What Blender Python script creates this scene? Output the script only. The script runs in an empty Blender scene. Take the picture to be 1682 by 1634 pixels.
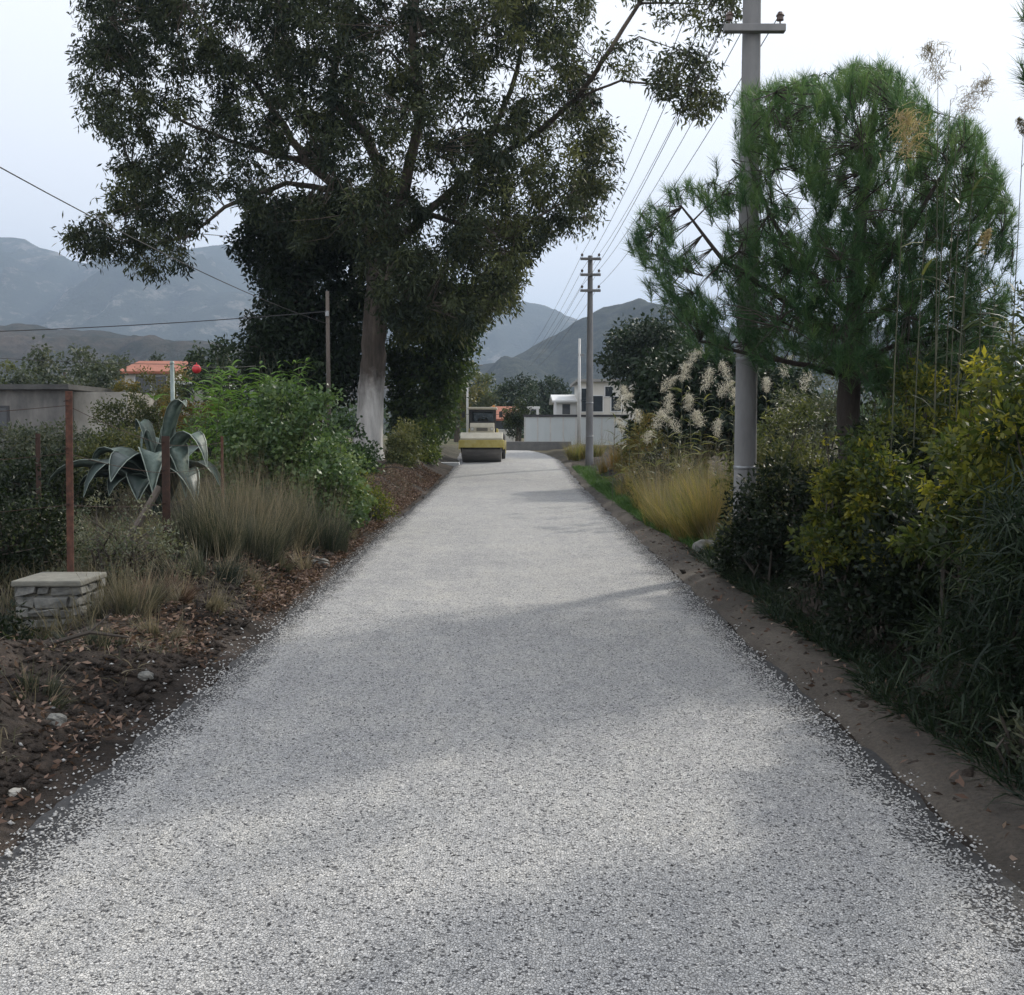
import bpy, math, random
import numpy as np

# ------------------------------------------------------------------ camera, sky, sun, exposure
SC = bpy.context.scene
COL = SC.collection
F, CX, CY, CAMH = 1680.0, 841.0, 817.0, 2.05
TH = math.atan(108.0 / F)
cam_d = bpy.data.cameras.new("camera"); cam = bpy.data.objects.new("camera", cam_d); COL.objects.link(cam)
cam.location = (0, 0, CAMH); cam.rotation_euler = (math.pi / 2 - TH, 0, 0)
cam_d.sensor_width = 36; cam_d.sensor_fit = 'HORIZONTAL'; cam_d.lens = 36 * F / 1682.0
cam_d.clip_start = 0.05; cam_d.clip_end = 40000
SC.camera = cam

SUN_AZ, SUN_EL = math.radians(42), math.radians(34)      # azimuth from +Y towards +X
world = bpy.data.worlds.new("World"); SC.world = world; world.use_nodes = True
wt = world.node_tree; wt.nodes.clear()
wo = wt.nodes.new('ShaderNodeOutputWorld'); bg = wt.nodes.new('ShaderNodeBackground')
sky = wt.nodes.new('ShaderNodeTexSky'); sky.sky_type = 'NISHITA'; sky.sun_disc = False
sky.sun_elevation = SUN_EL; sky.sun_rotation = SUN_AZ
sky.air_density = 1.0; sky.dust_density = 3.0; sky.ozone_density = 2.0; sky.altitude = 50
# thin even cloud veil over the blue sky
veil = wt.nodes.new('ShaderNodeMix'); veil.data_type = 'RGBA'
tcw = wt.nodes.new('ShaderNodeTexCoord'); nzw = wt.nodes.new('ShaderNodeTexNoise')
nzw.inputs['Scale'].default_value = 1.6; nzw.inputs['Detail'].default_value = 4
mr = wt.nodes.new('ShaderNodeMapRange'); mr.inputs['To Min'].default_value = 0.87; mr.inputs['To Max'].default_value = 0.98
wt.links.new(tcw.outputs['Generated'], nzw.inputs['Vector']); wt.links.new(nzw.outputs['Fac'], mr.inputs['Value'])
wt.links.new(mr.outputs['Result'], veil.inputs['Factor'])
wt.links.new(sky.outputs['Color'], veil.inputs['A'])
veil.inputs['B'].default_value = (7.0, 6.95, 7.05, 1)
wt.links.new(veil.outputs['Result'], bg.inputs['Color']); bg.inputs['Strength'].default_value = 0.15
wt.links.new(bg.outputs['Background'], wo.inputs['Surface'])

sun_d = bpy.data.lights.new("sun", 'SUN'); sun = bpy.data.objects.new("sun", sun_d); COL.objects.link(sun)
sun_d.energy = 3.5; sun_d.angle = math.radians(2.5); sun_d.color = (1.0, 0.94, 0.84)
sun.rotation_euler = (math.pi / 2 - SUN_EL, 0, math.pi - SUN_AZ)
SC.view_settings.view_transform = 'Standard'; SC.view_settings.look = 'None'
SC.view_settings.exposure = 0.42; SC.view_settings.gamma = 1.0
SC.render.engine = 'CYCLES'
SC.cycles.use_denoising = True
SC.cycles.max_bounces = 6; SC.cycles.diffuse_bounces = 3; SC.cycles.transmission_bounces = 4
SC.cycles.transparent_max_bounces = 4; SC.cycles.volume_bounces = 0; SC.cycles.glossy_bounces = 2

R = np.random.default_rng(7)
random.seed(7)

# ------------------------------------------------------------------ helpers
def P(px, py, Y):
    """the point of the place at distance Y that the photograph shows at (px, py)"""
    u, v = (px - CX) / F, (CY - py) / F
    dy = math.cos(TH) + v * math.sin(TH); dz = -math.sin(TH) + v * math.cos(TH)
    t = Y / dy
    return np.array((u * t, Y, CAMH + dz * t))

def Pa(px, py, Y):
    u, v = (px - CX) / F, (CY - py) / F
    dy = math.cos(TH) + v * math.sin(TH); dz = -math.sin(TH) + v * math.cos(TH)
    t = Y / dy
    return np.stack((u * t, Y + 0 * t, CAMH + dz * t), -1)

def hash2(i, j, s):
    n = (i.astype(np.int64) * 374761393 + j.astype(np.int64) * 668265263 + s * 974634777) & 0x7fffffff
    n = ((n ^ (n >> 13)) * 1274126177) & 0x7fffffff
    n = n ^ (n >> 16)
    return (n & 0xffff) / 65535.0

def vnoise(x, y, s=0):
    x = np.asarray(x, float); y = np.asarray(y, float)
    i, j = np.floor(x), np.floor(y); fx, fy = x - i, y - j
    fx = fx * fx * (3 - 2 * fx); fy = fy * fy * (3 - 2 * fy)
    a, b, c, d = hash2(i, j, s), hash2(i + 1, j, s), hash2(i, j + 1, s), hash2(i + 1, j + 1, s)
    return (a * (1 - fx) + b * fx) * (1 - fy) + (c * (1 - fx) + d * fx) * fy

def fbm(x, y, s=0, o=4):
    t, a, w = 0, 0.5, 0
    for k in range(o):
        t = t + a * vnoise(np.asarray(x) * 2 ** k, np.asarray(y) * 2 ** k, s + k); w += a; a *= 0.5
    return t / w

def sst(a, b, x):
    t = np.clip((np.asarray(x, float) - a) / (b - a), 0, 1); return t * t * (3 - 2 * t)

RL, RR = -2.40, 2.20
def grade(Y):
    return np.interp(Y, [-50, 9, 14, 20, 33, 42, 50, 60, 75, 6000], [0, 0, .05, .12, .27, .52, .72, .88, 1.0, 1.0])

def T(X, Y):
    """height of the ground"""
    X = np.asarray(X, float); Y = np.asarray(Y, float)
    z = grade(Y)
    near = 1 - sst(60, 90, Y)
    B = np.interp(Y, [0, 8, 20, 34, 40, 55], [.22, .30, .38, .55, .55, .2])
    left = sst(RL - 0.15, RL - 1.5, X) if False else 1 - sst(RL - 1.6, RL - 0.15, X)
    lump = (fbm(X * 1.1, Y * 1.1, 3) - .45) * .5 + (fbm(X * 4, Y * 4, 9, 3) - .5) * .16
    ridge = np.exp(-((X - (RL - 1.15)) / .55) ** 2) * .14 * fbm(X * .1, Y * .6, 21)
    z = z + near * left * (B + lump * .55 + ridge)
    for hx, hy, hr, hz in ((-3.05, 8.2, .42, .17), (-3.3, 6.3, .5, .16), (-3.0, 10.4, .4, .12), (-3.5, 5.0, .4, .12), (-3.2, 13.2, .45, .12), (-4.1, 7.4, .5, .2)):
        z = z + hz * np.exp(-((X - hx) ** 2 + (Y - hy) ** 2) / hr ** 2) * (.6 + .8 * fbm(X * 5, Y * 5, 15, 3))
    z = z - np.exp(-(((X + 4.75) / 1.0) ** 2 + ((Y - 9.4) / 1.3) ** 2)) * .36
    right = sst(RR + 0.8, RR + 1.6, X)
    z = z + near * (sst(RR + .05, RR + .5, X) * .05 + right * (.22 + (fbm(X * .8, Y * .8, 5) - .5) * .25))
    # ditch lip along the asphalt edge
    z = z - .035 * near * (np.exp(-((X - RL + .1) / .12) ** 2) + .6 * np.exp(-((X - RR - .08) / .1) ** 2))
    return z

def Tf(x, y): return float(T(np.array([x]), np.array([y]))[0])

class MB:
    def __init__(s): s.v = []; s.f = []
    def add(s, V, Fc):
        o = len(s.v); s.v.extend([tuple(p) for p in V]); s.f.extend([tuple(i + o for i in f) for f in Fc]); return s
    def box(s, x0, x1, y0, y1, z0, z1):
        V = [(x0, y0, z0), (x1, y0, z0), (x1, y1, z0), (x0, y1, z0), (x0, y0, z1), (x1, y0, z1), (x1, y1, z1), (x0, y1, z1)]
        return s.add(V, [(0, 3, 2, 1), (4, 5, 6, 7), (0, 1, 5, 4), (1, 2, 6, 5), (2, 3, 7, 6), (3, 0, 4, 7)])
    def tube(s, pts, rad, n=8, caps=True):
        pts = [np.asarray(p, float) for p in pts]
        if not hasattr(rad, '__len__'): rad = [rad] * len(pts)
        o = len(s.v); m = len(pts); ref = None
        for i, p in enumerate(pts):
            d = pts[min(i + 1, m - 1)] - pts[max(i - 1, 0)]; d = d / (np.linalg.norm(d) + 1e-9)
            if ref is None: ref = np.array((1, 0, 0)) if abs(d[0]) < .8 else np.array((0, 1, 0))
            a = ref - d * np.dot(ref, d); a /= (np.linalg.norm(a) + 1e-9); b = np.cross(d, a); ref = a
            for k in range(n):
                t = 2 * math.pi * k / n
                s.v.append(tuple(p + rad[i] * (a * math.cos(t) + b * math.sin(t))))
        for i in range(m - 1):
            for k in range(n):
                k2 = (k + 1) % n
                s.f.append((o + i * n + k, o + i * n + k2, o + (i + 1) * n + k2, o + (i + 1) * n + k))
        if caps:
            s.f.append(tuple(o + k for k in range(n))[::-1]); s.f.append(tuple(o + (m - 1) * n + k for k in range(n)))
        return s
    def prism_x(s, prof, x0, x1):
        """profile of (y, z) extruded along x"""
        n = len(prof)
        V = [(x0, y, z) for y, z in prof] + [(x1, y, z) for y, z in prof]
        return s.add(V, [tuple(range(n))[::-1], tuple(range(n, 2 * n))] + [(i, (i + 1) % n, n + (i + 1) % n, n + i) for i in range(n)])
    def prism_y(s, prof, y0, y1):
        n = len(prof)
        V = [(x, y0, z) for x, z in prof] + [(x, y1, z) for x, z in prof]
        return s.add(V, [tuple(range(n))[::-1], tuple(range(n, 2 * n))] + [(i, (i + 1) % n, n + (i + 1) % n, n + i) for i in range(n)])

def link(name, me, mat, parent=None):
    o = bpy.data.objects.new(name, me); COL.objects.link(o)
    if mat: me.materials.append(mat)
    if parent: o.parent = parent
    return o

def world_loc(o):
    p = np.zeros(3)
    while o is not None: p = p + np.array(o.location); o = o.parent
    return p

def mesh(name, mb, mat, parent=None, smooth=False, bevel=0, world=True, origin=None):
    me = bpy.data.meshes.new(name)
    off = world_loc(parent) if (parent and world) else np.zeros(3)
    if origin is not None and not parent: off = np.array(origin, float)
    V = np.array(mb.v, float) - off
    me.from_pydata(V.tolist(), [], mb.f); me.update()
    if smooth: me.polygons.foreach_set('use_smooth', [True] * len(me.polygons))
    o = link(name, me, mat, parent)
    if origin is not None and not parent: o.location = origin
    if bevel:
        b = o.modifiers.new('bevel', 'BEVEL'); b.width = bevel; b.segments = 2; b.limit_method = 'ANGLE'
    return o

def quads(name, V, Q, mat, parent=None, tint=None, smooth=False, origin=None):
    """numpy vertices and quads (or triangles) to one mesh"""
    V = np.asarray(V, float)
    off = world_loc(parent) if parent else (np.array(origin, float) if origin is not None else np.zeros(3))
    V = V - off
    Q = np.asarray(Q, np.int32); k = Q.shape[1]
    me = bpy.data.meshes.new(name)
    me.vertices.add(len(V)); me.vertices.foreach_set('co', V.astype(np.float32).ravel())
    me.loops.add(Q.size); me.loops.foreach_set('vertex_index', Q.ravel())
    me.polygons.add(len(Q)); me.polygons.foreach_set('loop_start', np.arange(0, Q.size, k, dtype=np.int32))
    if tint is not None:
        a = me.attributes.new('tint', 'FLOAT', 'FACE'); a.data.foreach_set('value', np.asarray(tint, np.float32))
    me.update(calc_edges=True); me.validate()
    if smooth: me.polygons.foreach_set('use_smooth', [True] * len(me.polygons))
    o = link(name, me, mat, parent)
    if origin is not None and not parent: o.location = origin
    return o

def root(name, label, cat, loc, group=None):
    o = bpy.data.objects.new(name, None); COL.objects.link(o); o.location = tuple(float(c) for c in loc)
    o.empty_display_size = .2
    return tag(o, label, cat, group)

def tag(o, label, cat, group=None):
    o['label'] = label; o['category'] = cat; o['kind'] = 'thing'
    if group: o['group'] = group
    return o

def kind(o, k): o['kind'] = k; return o

# ------------------------------------------------------------------ materials
def new_mat(name):
    m = bpy.data.materials.new(name); m.use_nodes = True
    nt = m.node_tree; b = nt.nodes['Principled BSDF']
    return m, nt, b, nt.nodes['Material Output']

def ramp(nt, fac, cols, pos=None):
    r = nt.nodes.new('ShaderNodeValToRGB'); e = r.color_ramp.elements
    n = len(cols); pos = pos or [i / (n - 1) for i in range(n)]
    e[0].position = pos[0]; e[0].color = (*cols[0], 1); e[1].position = pos[-1]; e[1].color = (*cols[-1], 1)
    for p, c in list(zip(pos, cols))[1:-1]:
        x = e.new(p); x.color = (*c, 1)
    nt.links.new(fac, r.inputs['Fac']); return r.outputs['Color']

def noise(nt, scale, detail=4, rough=.55, vec=None, kindc='Object', stretch=None):
    n = nt.nodes.new('ShaderNodeTexNoise'); n.inputs['Scale'].default_value = scale
    n.inputs['Detail'].default_value = detail; n.inputs['Roughness'].default_value = rough
    if vec is None:
        tc = nt.nodes.new('ShaderNodeTexCoord'); vec = tc.outputs[kindc]
    if stretch:
        mp = nt.nodes.new('ShaderNodeMapping'); mp.inputs['Scale'].default_value = stretch
        nt.links.new(vec, mp.inputs['Vector']); vec = mp.outputs['Vector']
    nt.links.new(vec, n.inputs['Vector']); return n.outputs['Fac']

def bump(nt, b, h, strength, dist):
    n = nt.nodes.new('ShaderNodeBump'); n.inputs['Strength'].default_value = strength; n.inputs['Distance'].default_value = dist
    nt.links.new(h, n.inputs['Height']); nt.links.new(n.outputs['Normal'], b.inputs['Normal'])

def mottled(name, cols, scale=4, rough=.8, bmp=.3, bd=.02, metal=0, stretch=None, pos=None, detail=6):
    m, nt, b, o = new_mat(name)
    f = noise(nt, scale, detail, .65, stretch=stretch)
    mrn = nt.nodes.new('ShaderNodeMapRange'); mrn.inputs['From Min'].default_value = .3; mrn.inputs['From Max'].default_value = .7
    nt.links.new(f, mrn.inputs['Value'])
    nt.links.new(ramp(nt, mrn.outputs['Result'], cols, pos), b.inputs['Base Color'])
    b.inputs['Roughness'].default_value = rough; b.inputs['Metallic'].default_value = metal
    if bmp: bump(nt, b, noise(nt, scale * 5, 5, .6, stretch=stretch), bmp, bd)
    return m

def leafy(name, cols, trans=.3, rough=.55, tcol=1.5, spec=.3, tb=.6):
    """leaf material: each leaf's own tint, plus light passing through the leaf"""
    m, nt, b, o = new_mat(name)
    at = nt.nodes.new('ShaderNodeAttribute'); at.attribute_name = 'tint'
    c = ramp(nt, at.outputs['Fac'], cols)
    nt.links.new(c, b.inputs['Base Color']); b.inputs['Roughness'].default_value = rough
    b.inputs['Specular IOR Level'].default_value = spec
    tr = nt.nodes.new('ShaderNodeBsdfTranslucent')
    mul = nt.nodes.new('ShaderNodeMix'); mul.data_type = 'RGBA'; mul.blend_type = 'MULTIPLY'; mul.inputs['Factor'].default_value = 1
    nt.links.new(c, mul.inputs['A']); mul.inputs['B'].default_value = (tcol, tcol, tcol * tb, 1)
    nt.links.new(mul.outputs['Result'], tr.inputs['Color'])
    mx = nt.nodes.new('ShaderNodeMixShader'); mx.inputs['Fac'].default_value = trans
    nt.links.new(b.outputs['BSDF'], mx.inputs[1]); nt.links.new(tr.outputs['BSDF'], mx.inputs[2])
    nt.links.new(mx.outputs['Shader'], o.inputs['Surface'])
    return m

M = {}
M['euc_leaf'] = leafy('eucalyptus_leaf', [(.016, .026, .016), (.034, .046, .024), (.066, .080, .034), (.13, .14, .05)], .24, .6, 1.6, .22, .7)
M['dark_leaf'] = leafy('dark_evergreen_leaf', [(.012, .024, .013), (.020, .036, .017), (.038, .062, .026)], .15)
M['fresh_leaf'] = leafy('fresh_tree_leaf', [(.022, .040, .018), (.040, .066, .024), (.075, .11, .03), (.16, .19, .04)], .3)
M['pine_needle'] = leafy('pine_needle', [(.020, .05, .026), (.042, .095, .042), (.082, .155, .06), (.15, .23, .075)], .3, tb=.8)
M['bramble_leaf'] = leafy('bramble_leaf', [(.03, .056, .026), (.055, .10, .038), (.105, .155, .06), (.17, .22, .10)], .28, .42)
M['shade_leaf'] = leafy('dark_shrub_leaf', [(.008, .014, .009), (.013, .021, .012), (.024, .036, .017), (.07, .09, .035)], .25, .5, 1.5, .2)
M['yellow_leaf'] = leafy('yellow_green_leaf', [(.018, .032, .012), (.05, .07, .018), (.13, .135, .022), (.30, .26, .03)], .40, .5, 1.9)
M['mixed_leaf'] = leafy('mixed_weed_leaf', [(.035, .05, .022), (.07, .085, .035), (.12, .13, .05), (.2, .19, .08)], .32)
M['grey_leaf'] = leafy('grey_green_leaf', [(.04, .055, .038), (.07, .085, .055), (.11, .12, .08), (.18, .18, .12)], .25)
M['autumn_leaf'] = leafy('autumn_bush_leaf', [(.06, .065, .02), (.12, .11, .03), (.19, .14, .04), (.24, .13, .04)], .3)
M['cane_leaf'] = leafy('cane_leaf', [(.04, .08, .02), (.08, .16, .03), (.13, .23, .05), (.2, .3, .08)], .35)
M['reed_leaf'] = leafy('reed_leaf', [(.008, .017, .010), (.015, .028, .015), (.032, .048, .025), (.09, .11, .06)], .28, .5, 1.5, .22)
M['dry_blade'] = leafy('dry_grass_blade', [(.045, .05, .032), (.085, .08, .052), (.15, .13, .088), (.25, .21, .15)], .3, tb=.8)
M['tuft_blade'] = leafy('tuft_grass_blade', [(.024, .033, .024), (.042, .053, .034), (.076, .080, .053), (.14, .125, .088)], .3, tb=.8)
M['gold_blade'] = leafy('golden_grass_blade', [(.09, .11, .034), (.17, .165, .055), (.27, .215, .085), (.36, .255, .12)], .4, tb=.65)
M['green_blade'] = leafy('green_grass_blade', [(.03, .07, .018), (.05, .11, .025), (.09, .16, .04)], .3)
M['plume'] = leafy('reed_plume', [(.40, .375, .31), (.55, .52, .44), (.70, .67, .58)], .4, .8, 1.1, .2, .92)
M['plume_tan'] = leafy('tan_reed_plume', [(.28, .22, .13), (.40, .32, .20), (.5, .42, .28)], .4, .8, 1.1)
M['plume_dark'] = leafy('grey_reed_plume', [(.16, .14, .11), (.26, .23, .19), (.36, .32, .27)], .35, .8, 1.1)
M['litter'] = leafy('fallen_leaf', [(.035, .024, .018), (.085, .052, .038), (.17, .11, .082), (.32, .24, .19)], .1, .8)
M['chip'] = leafy('stone_chip', [(.04, .04, .042), (.24, .24, .24), (.40, .40, .39), (.54, .535, .52)], 0, .75)
M['bark'] = mottled('brown_bark', [(.035, .028, .022), (.085, .068, .052), (.15, .12, .095)], 3, .9, .8, .05, stretch=(1, 1, .25))
M['twig'] = mottled('grey_twig', [(.03, .025, .02), (.08, .066, .052)], 3, .85, 0)
M['dark_bark'] = mottled('dark_pine_bark', [(.022, .018, .015), (.06, .048, .04)], 6, .9, .8, .04, stretch=(1, 1, .3))
M['dry_stem'] = mottled('dry_stem', [(.10, .08, .05), (.22, .18, .12)], 5, .8, 0)
M['reed_stem'] = mottled('reed_stem', [(.035, .045, .022), (.09, .085, .05)], 4, .7, 0)
M['concrete_pole'] = mottled('concrete_pole', [(.15, .15, .152), (.20, .20, .20), (.26, .255, .25)], 2.5, .85, .25, .01, stretch=(1, 1, .3))
M['white_pole'] = mottled('white_pole', [(.5, .5, .49), (.62, .62, .6)], 2.5, .7, .1, .01)
M['steel'] = mottled('galvanised_steel', [(.2, .21, .22), (.34, .35, .36)], 6, .5, .1, .004, .6)
M['wood_pole'] = mottled('wood_pole', [(.06, .05, .042), (.14, .115, .095)], 3, .9, .5, .02, stretch=(1, 1, .15))
M['rust'] = mottled('rusty_steel', [(.04, .018, .013), (.085, .036, .023), (.15, .065, .04)], 14, .85, .4, .006)
M['dark_rust'] = mottled('dark_rusty_steel', [(.022, .013, .010), (.06, .028, .018)], 14, .85, .4, .006)
M['wire'] = mottled('dark_wire', [(.02, .02, .022), (.04, .04, .042)], 4, .6, 0)
M['insul'] = mottled('brown_insulator', [(.06, .035, .025), (.1, .06, .045)], 8, .25, 0)
M['stone'] = mottled('pale_stone', [(.24, .23, .2), (.38, .36, .32), (.5, .48, .44)], 9, .85, .5, .02)
M['grey_stone'] = mottled('grey_stone', [(.08, .085, .082), (.15, .15, .138), (.24, .235, .21)], 9, .85, .6, .02)
M['cap'] = mottled('mortar_cap', [(.12, .118, .10), (.20, .195, .165)], 9, .9, .4, .015)
M['mortar'] = mottled('old_mortar', [(.12, .115, .09), (.2, .19, .15)], 18, .95, .5, .015)
M['shed'] = mottled('stained_render', [(.09, .09, .09), (.17, .165, .155), (.27, .26, .24)], 1.3, .9, .3, .02, stretch=(1, 1, .5))
M['shed_pale'] = mottled('pale_stained_render', [(.2, .19, .165), (.32, .305, .27), (.42, .40, .35)], 1.3, .9, .3, .02, stretch=(1, 1, .5))
M['slab'] = mottled('weathered_concrete', [(.05, .05, .05), (.11, .11, .105)], 2, .9, .3, .02)
M['white_wall'] = mottled('white_wall', [(.52, .53, .53), (.62, .63, .63)], .7, .8, .1, .01)
M['panel'] = mottled('pale_blue_panel', [(.52, .57, .58), (.62, .66, .67)], .8, .6, .05, .01, stretch=(1, 1, .3))
M['cream_wall'] = mottled('cream_wall', [(.46, .44, .40), (.56, .54, .49)], .8, .85, .1, .01)
M['roof_tile'] = mottled('red_roof_tile', [(.22, .075, .045), (.34, .13, .08)], 2.0, .85, .4, .03)
M['grey_roof'] = mottled('grey_roof', [(.20, .195, .185), (.28, .275, .26)], 1.5, .8, .2, .02)
M['dark_trim'] = mottled('dark_trim', [(.03, .032, .035), (.055, .055, .06)], 3, .6, 0)
M['glass'] = mottled('dark_window_glass', [(.02, .025, .03), (.04, .048, .055)], 1, .08, 0)
M['kerb'] = mottled('grey_kerb', [(.12, .12, .12), (.2, .2, .19)], 2, .9, .3, .02)
M['red'] = mottled('red_paint', [(.5, .02, .03), (.62, .04, .05)], 4, .4, 0)
M['green_pipe'] = mottled('grey_green_pipe', [(.16, .2, .19), (.26, .31, .29)], 5, .5, .1, .004, .3)
M['yellow_paint'] = mottled('worn_yellow_paint', [(.42, .33, .08), (.55, .45, .13), (.6, .53, .25)], 3, .5, .1, .004)
M['cream_paint'] = mottled('dusty_cream_paint', [(.50, .46, .36), (.64, .60, .49)], 3, .55, .1, .004)
M['drum'] = mottled('drum_steel', [(.12, .115, .11), (.20, .19, .18), (.27, .255, .24)], 3, .5, .15, .006, .5, stretch=(.3, 1, 1))
M['rubber'] = mottled('black_rubber', [(.015, .015, .015), (.035, .034, .032)], 8, .85, .3, .01)
M['black_frame'] = mottled('black_painted_steel', [(.025, .027, .03), (.05, .052, .055)], 5, .5, 0)
M['lamp_glass'] = mottled('lamp_glass', [(.5, .5, .48), (.65, .65, .62)], 6, .1, 0)

# agave: grey green blade, paler margin carried by a part of its own
M['agave'] = mottled('agave_blade', [(.03, .05, .042), (.075, .11, .092), (.14, .18, .15)], 5, .55, .35, .02)
M['agave_dark'] = mottled('agave_old_shaded_blade', [(.022, .038, .034), (.04, .062, .055)], 2.2, .5, .1, .01)  # low old blades, darkened so the colour carries the shaded underside of the rosette
M['agave_rim'] = mottled('agave_pale_margin', [(.13, .165, .14), (.24, .285, .24)], 9, .5, 0)

def trunk_paint():
    """bare grey brown bark with lime wash on the lowest metres"""
    m, nt, b, o = new_mat('whitewashed_bark')
    tc = nt.nodes.new('ShaderNodeTexCoord'); sp = nt.nodes.new('ShaderNodeSeparateXYZ'); nt.links.new(tc.outputs['Object'], sp.inputs[0])
    f1 = noise(nt, 2.2, 6, .65, stretch=(1, 1, .2)); f2 = noise(nt, 3.0, 5, .6)
    bark = ramp(nt, f1, [(.03, .025, .02), (.085, .068, .055), (.18, .15, .125)], [.32, .5, .7])
    lime = ramp(nt, f1, [(.15, .142, .132), (.34, .328, .31), (.54, .525, .5)], [.28, .45, .62])
    add = nt.nodes.new('ShaderNodeMath'); add.operation = 'MULTIPLY_ADD'; add.inputs[1].default_value = 1.2
    nt.links.new(f2, add.inputs[0]); nt.links.new(sp.outputs['Z'], add.inputs[2])
    mr_ = nt.nodes.new('ShaderNodeMapRange'); mr_.inputs['From Min'].default_value = 3.1; mr_.inputs['From Max'].default_value = 4.1
    nt.links.new(add.outputs[0], mr_.inputs['Value'])
    mx = nt.nodes.new('ShaderNodeMix'); mx.data_type = 'RGBA'
    nt.links.new(mr_.outputs['Result'], mx.inputs['Factor']); nt.links.new(lime, mx.inputs['A']); nt.links.new(bark, mx.inputs['B'])
    nt.links.new(mx.outputs['Result'], b.inputs['Base Color']); b.inputs['Roughness'].default_value = .9
    bump(nt, b, noise(nt, 7, 6, .65, stretch=(1, 1, .2)), .9, .06)
    return m
M['limed'] = trunk_paint()

def road_mat():
    m, nt, b, o = new_mat('chip_seal')
    geo = nt.nodes.new('ShaderNodeNewGeometry'); pos = geo.outputs['Position']
    v = nt.nodes.new('ShaderNodeTexVoronoi'); v.inputs['Scale'].default_value = 78; v.inputs['Randomness'].default_value = 1
    nt.links.new(pos, v.inputs['Vector'])
    e = nt.nodes.new('ShaderNodeTexVoronoi'); e.feature = 'DISTANCE_TO_EDGE'; e.inputs['Scale'].default_value = 78
    nt.links.new(pos, e.inputs['Vector'])
    sp = nt.nodes.new('ShaderNodeSeparateColor'); nt.links.new(v.outputs['Color'], sp.inputs[0])
    stone = ramp(nt, sp.outputs[0], [(.04, .04, .043), (.06, .06, .063), (.34, .34, .335), (.42, .42, .41), (.52, .515, .50), (.62, .61, .59)], [0, .06, .12, .5, .85, 1])
    # where the binder shows between the stones
    big = noise(nt, .55, 5, .6, pos); mid = noise(nt, 5, 5, .7, pos, stretch=(1, .7, 1))
    gap = nt.nodes.new('ShaderNodeMapRange'); gap.inputs['From Min'].default_value = .02; gap.inputs['From Max'].default_value = .12
    nt.links.new(e.outputs['Distance'], gap.inputs['Value'])
    dark = nt.nodes.new('ShaderNodeMix'); dark.data_type = 'RGBA'; dark.inputs['A'].default_value = (.19, .19, .19, 1)
    nt.links.new(gap.outputs['Result'], dark.inputs['Factor']); nt.links.new(stone, dark.inputs['B'])
    sx_ = nt.nodes.new('ShaderNodeSeparateXYZ'); nt.links.new(pos, sx_.inputs[0])
    ab = nt.nodes.new('ShaderNodeMath'); ab.operation = 'ADD'; ab.inputs[1].default_value = -(RL + RR) / 2; nt.links.new(sx_.outputs['X'], ab.inputs[0])
    ab2 = nt.nodes.new('ShaderNodeMath'); ab2.operation = 'ABSOLUTE'; nt.links.new(ab.outputs[0], ab2.inputs[0])
    en = nt.nodes.new('ShaderNodeMath'); en.operation = 'MULTIPLY_ADD'; en.inputs[1].default_value = .5
    nt.links.new(noise(nt, 2.5, 4, .7, pos), en.inputs[0]); nt.links.new(ab2.outputs[0], en.inputs[2])
    er = nt.nodes.new('ShaderNodeMapRange'); er.inputs['From Min'].default_value = (RR - RL) / 2 - .05; er.inputs['From Max'].default_value = (RR - RL) / 2 + .27; er.inputs['To Max'].default_value = .85
    nt.links.new(en.outputs[0], er.inputs['Value'])
    lt = nt.nodes.new('ShaderNodeMath'); lt.operation = 'GREATER_THAN'; nt.links.new(er.outputs['Result'], lt.inputs[0]); nt.links.new(sp.outputs[2], lt.inputs[1])
    dk2 = nt.nodes.new('ShaderNodeMix'); dk2.data_type = 'RGBA'; dk2.inputs['B'].default_value = (.035, .035, .037, 1)
    nt.links.new(lt.outputs[0], dk2.inputs['Factor']); nt.links.new(dark.outputs['Result'], dk2.inputs['A']); dark = dk2
    # dusty lighter patches and slightly bitumen rich streaks
    mm = nt.nodes.new('ShaderNodeMath'); mm.operation = 'MULTIPLY_ADD'; mm.inputs[1].default_value = .6
    lane = nt.nodes.new('ShaderNodeMath'); lane.operation = 'MULTIPLY_ADD'; lane.inputs[1].default_value = .5; lane.inputs[2].default_value = .25
    nt.links.new(noise(nt, 1.5, 4, .6, pos, stretch=(1, .05, 1)), lane.inputs[0])
    avg = nt.nodes.new('ShaderNodeMath'); avg.operation = 'MULTIPLY_ADD'; avg.inputs[1].default_value = .5
    half = nt.nodes.new('ShaderNodeMath'); half.operation = 'MULTIPLY'; half.inputs[1].default_value = .5; nt.links.new(lane.outputs[0], half.inputs[0])
    nt.links.new(big, avg.inputs[0]); nt.links.new(half.outputs[0], avg.inputs[2])
    nt.links.new(mid, mm.inputs[0]); nt.links.new(avg.outputs[0], mm.inputs[2])
    tone = ramp(nt, mm.outputs[0], [(.72, .73, .76), (.95, .95, .95), (1.12, 1.10, 1.05)], [.58, .8, 1.0])
    mu = nt.nodes.new('ShaderNodeMix'); mu.data_type = 'RGBA'; mu.blend_type = 'MULTIPLY'; mu.inputs['Factor'].default_value = 1
    nt.links.new(dark.outputs['Result'], mu.inputs['A']); nt.links.new(tone, mu.inputs['B'])
    nt.links.new(mu.outputs['Result'], b.inputs['Base Color']); b.inputs['Roughness'].default_value = .8
    hh = nt.nodes.new('ShaderNodeMath'); hh.operation = 'MULTIPLY_ADD'; hh.inputs[1].default_value = .6
    nt.links.new(sp.outputs[1], hh.inputs[0]); nt.links.new(gap.outputs['Result'], hh.inputs[2])
    bump(nt, b, hh.outputs[0], .8, .006)
    return m
M['road'] = road_mat()

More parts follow.
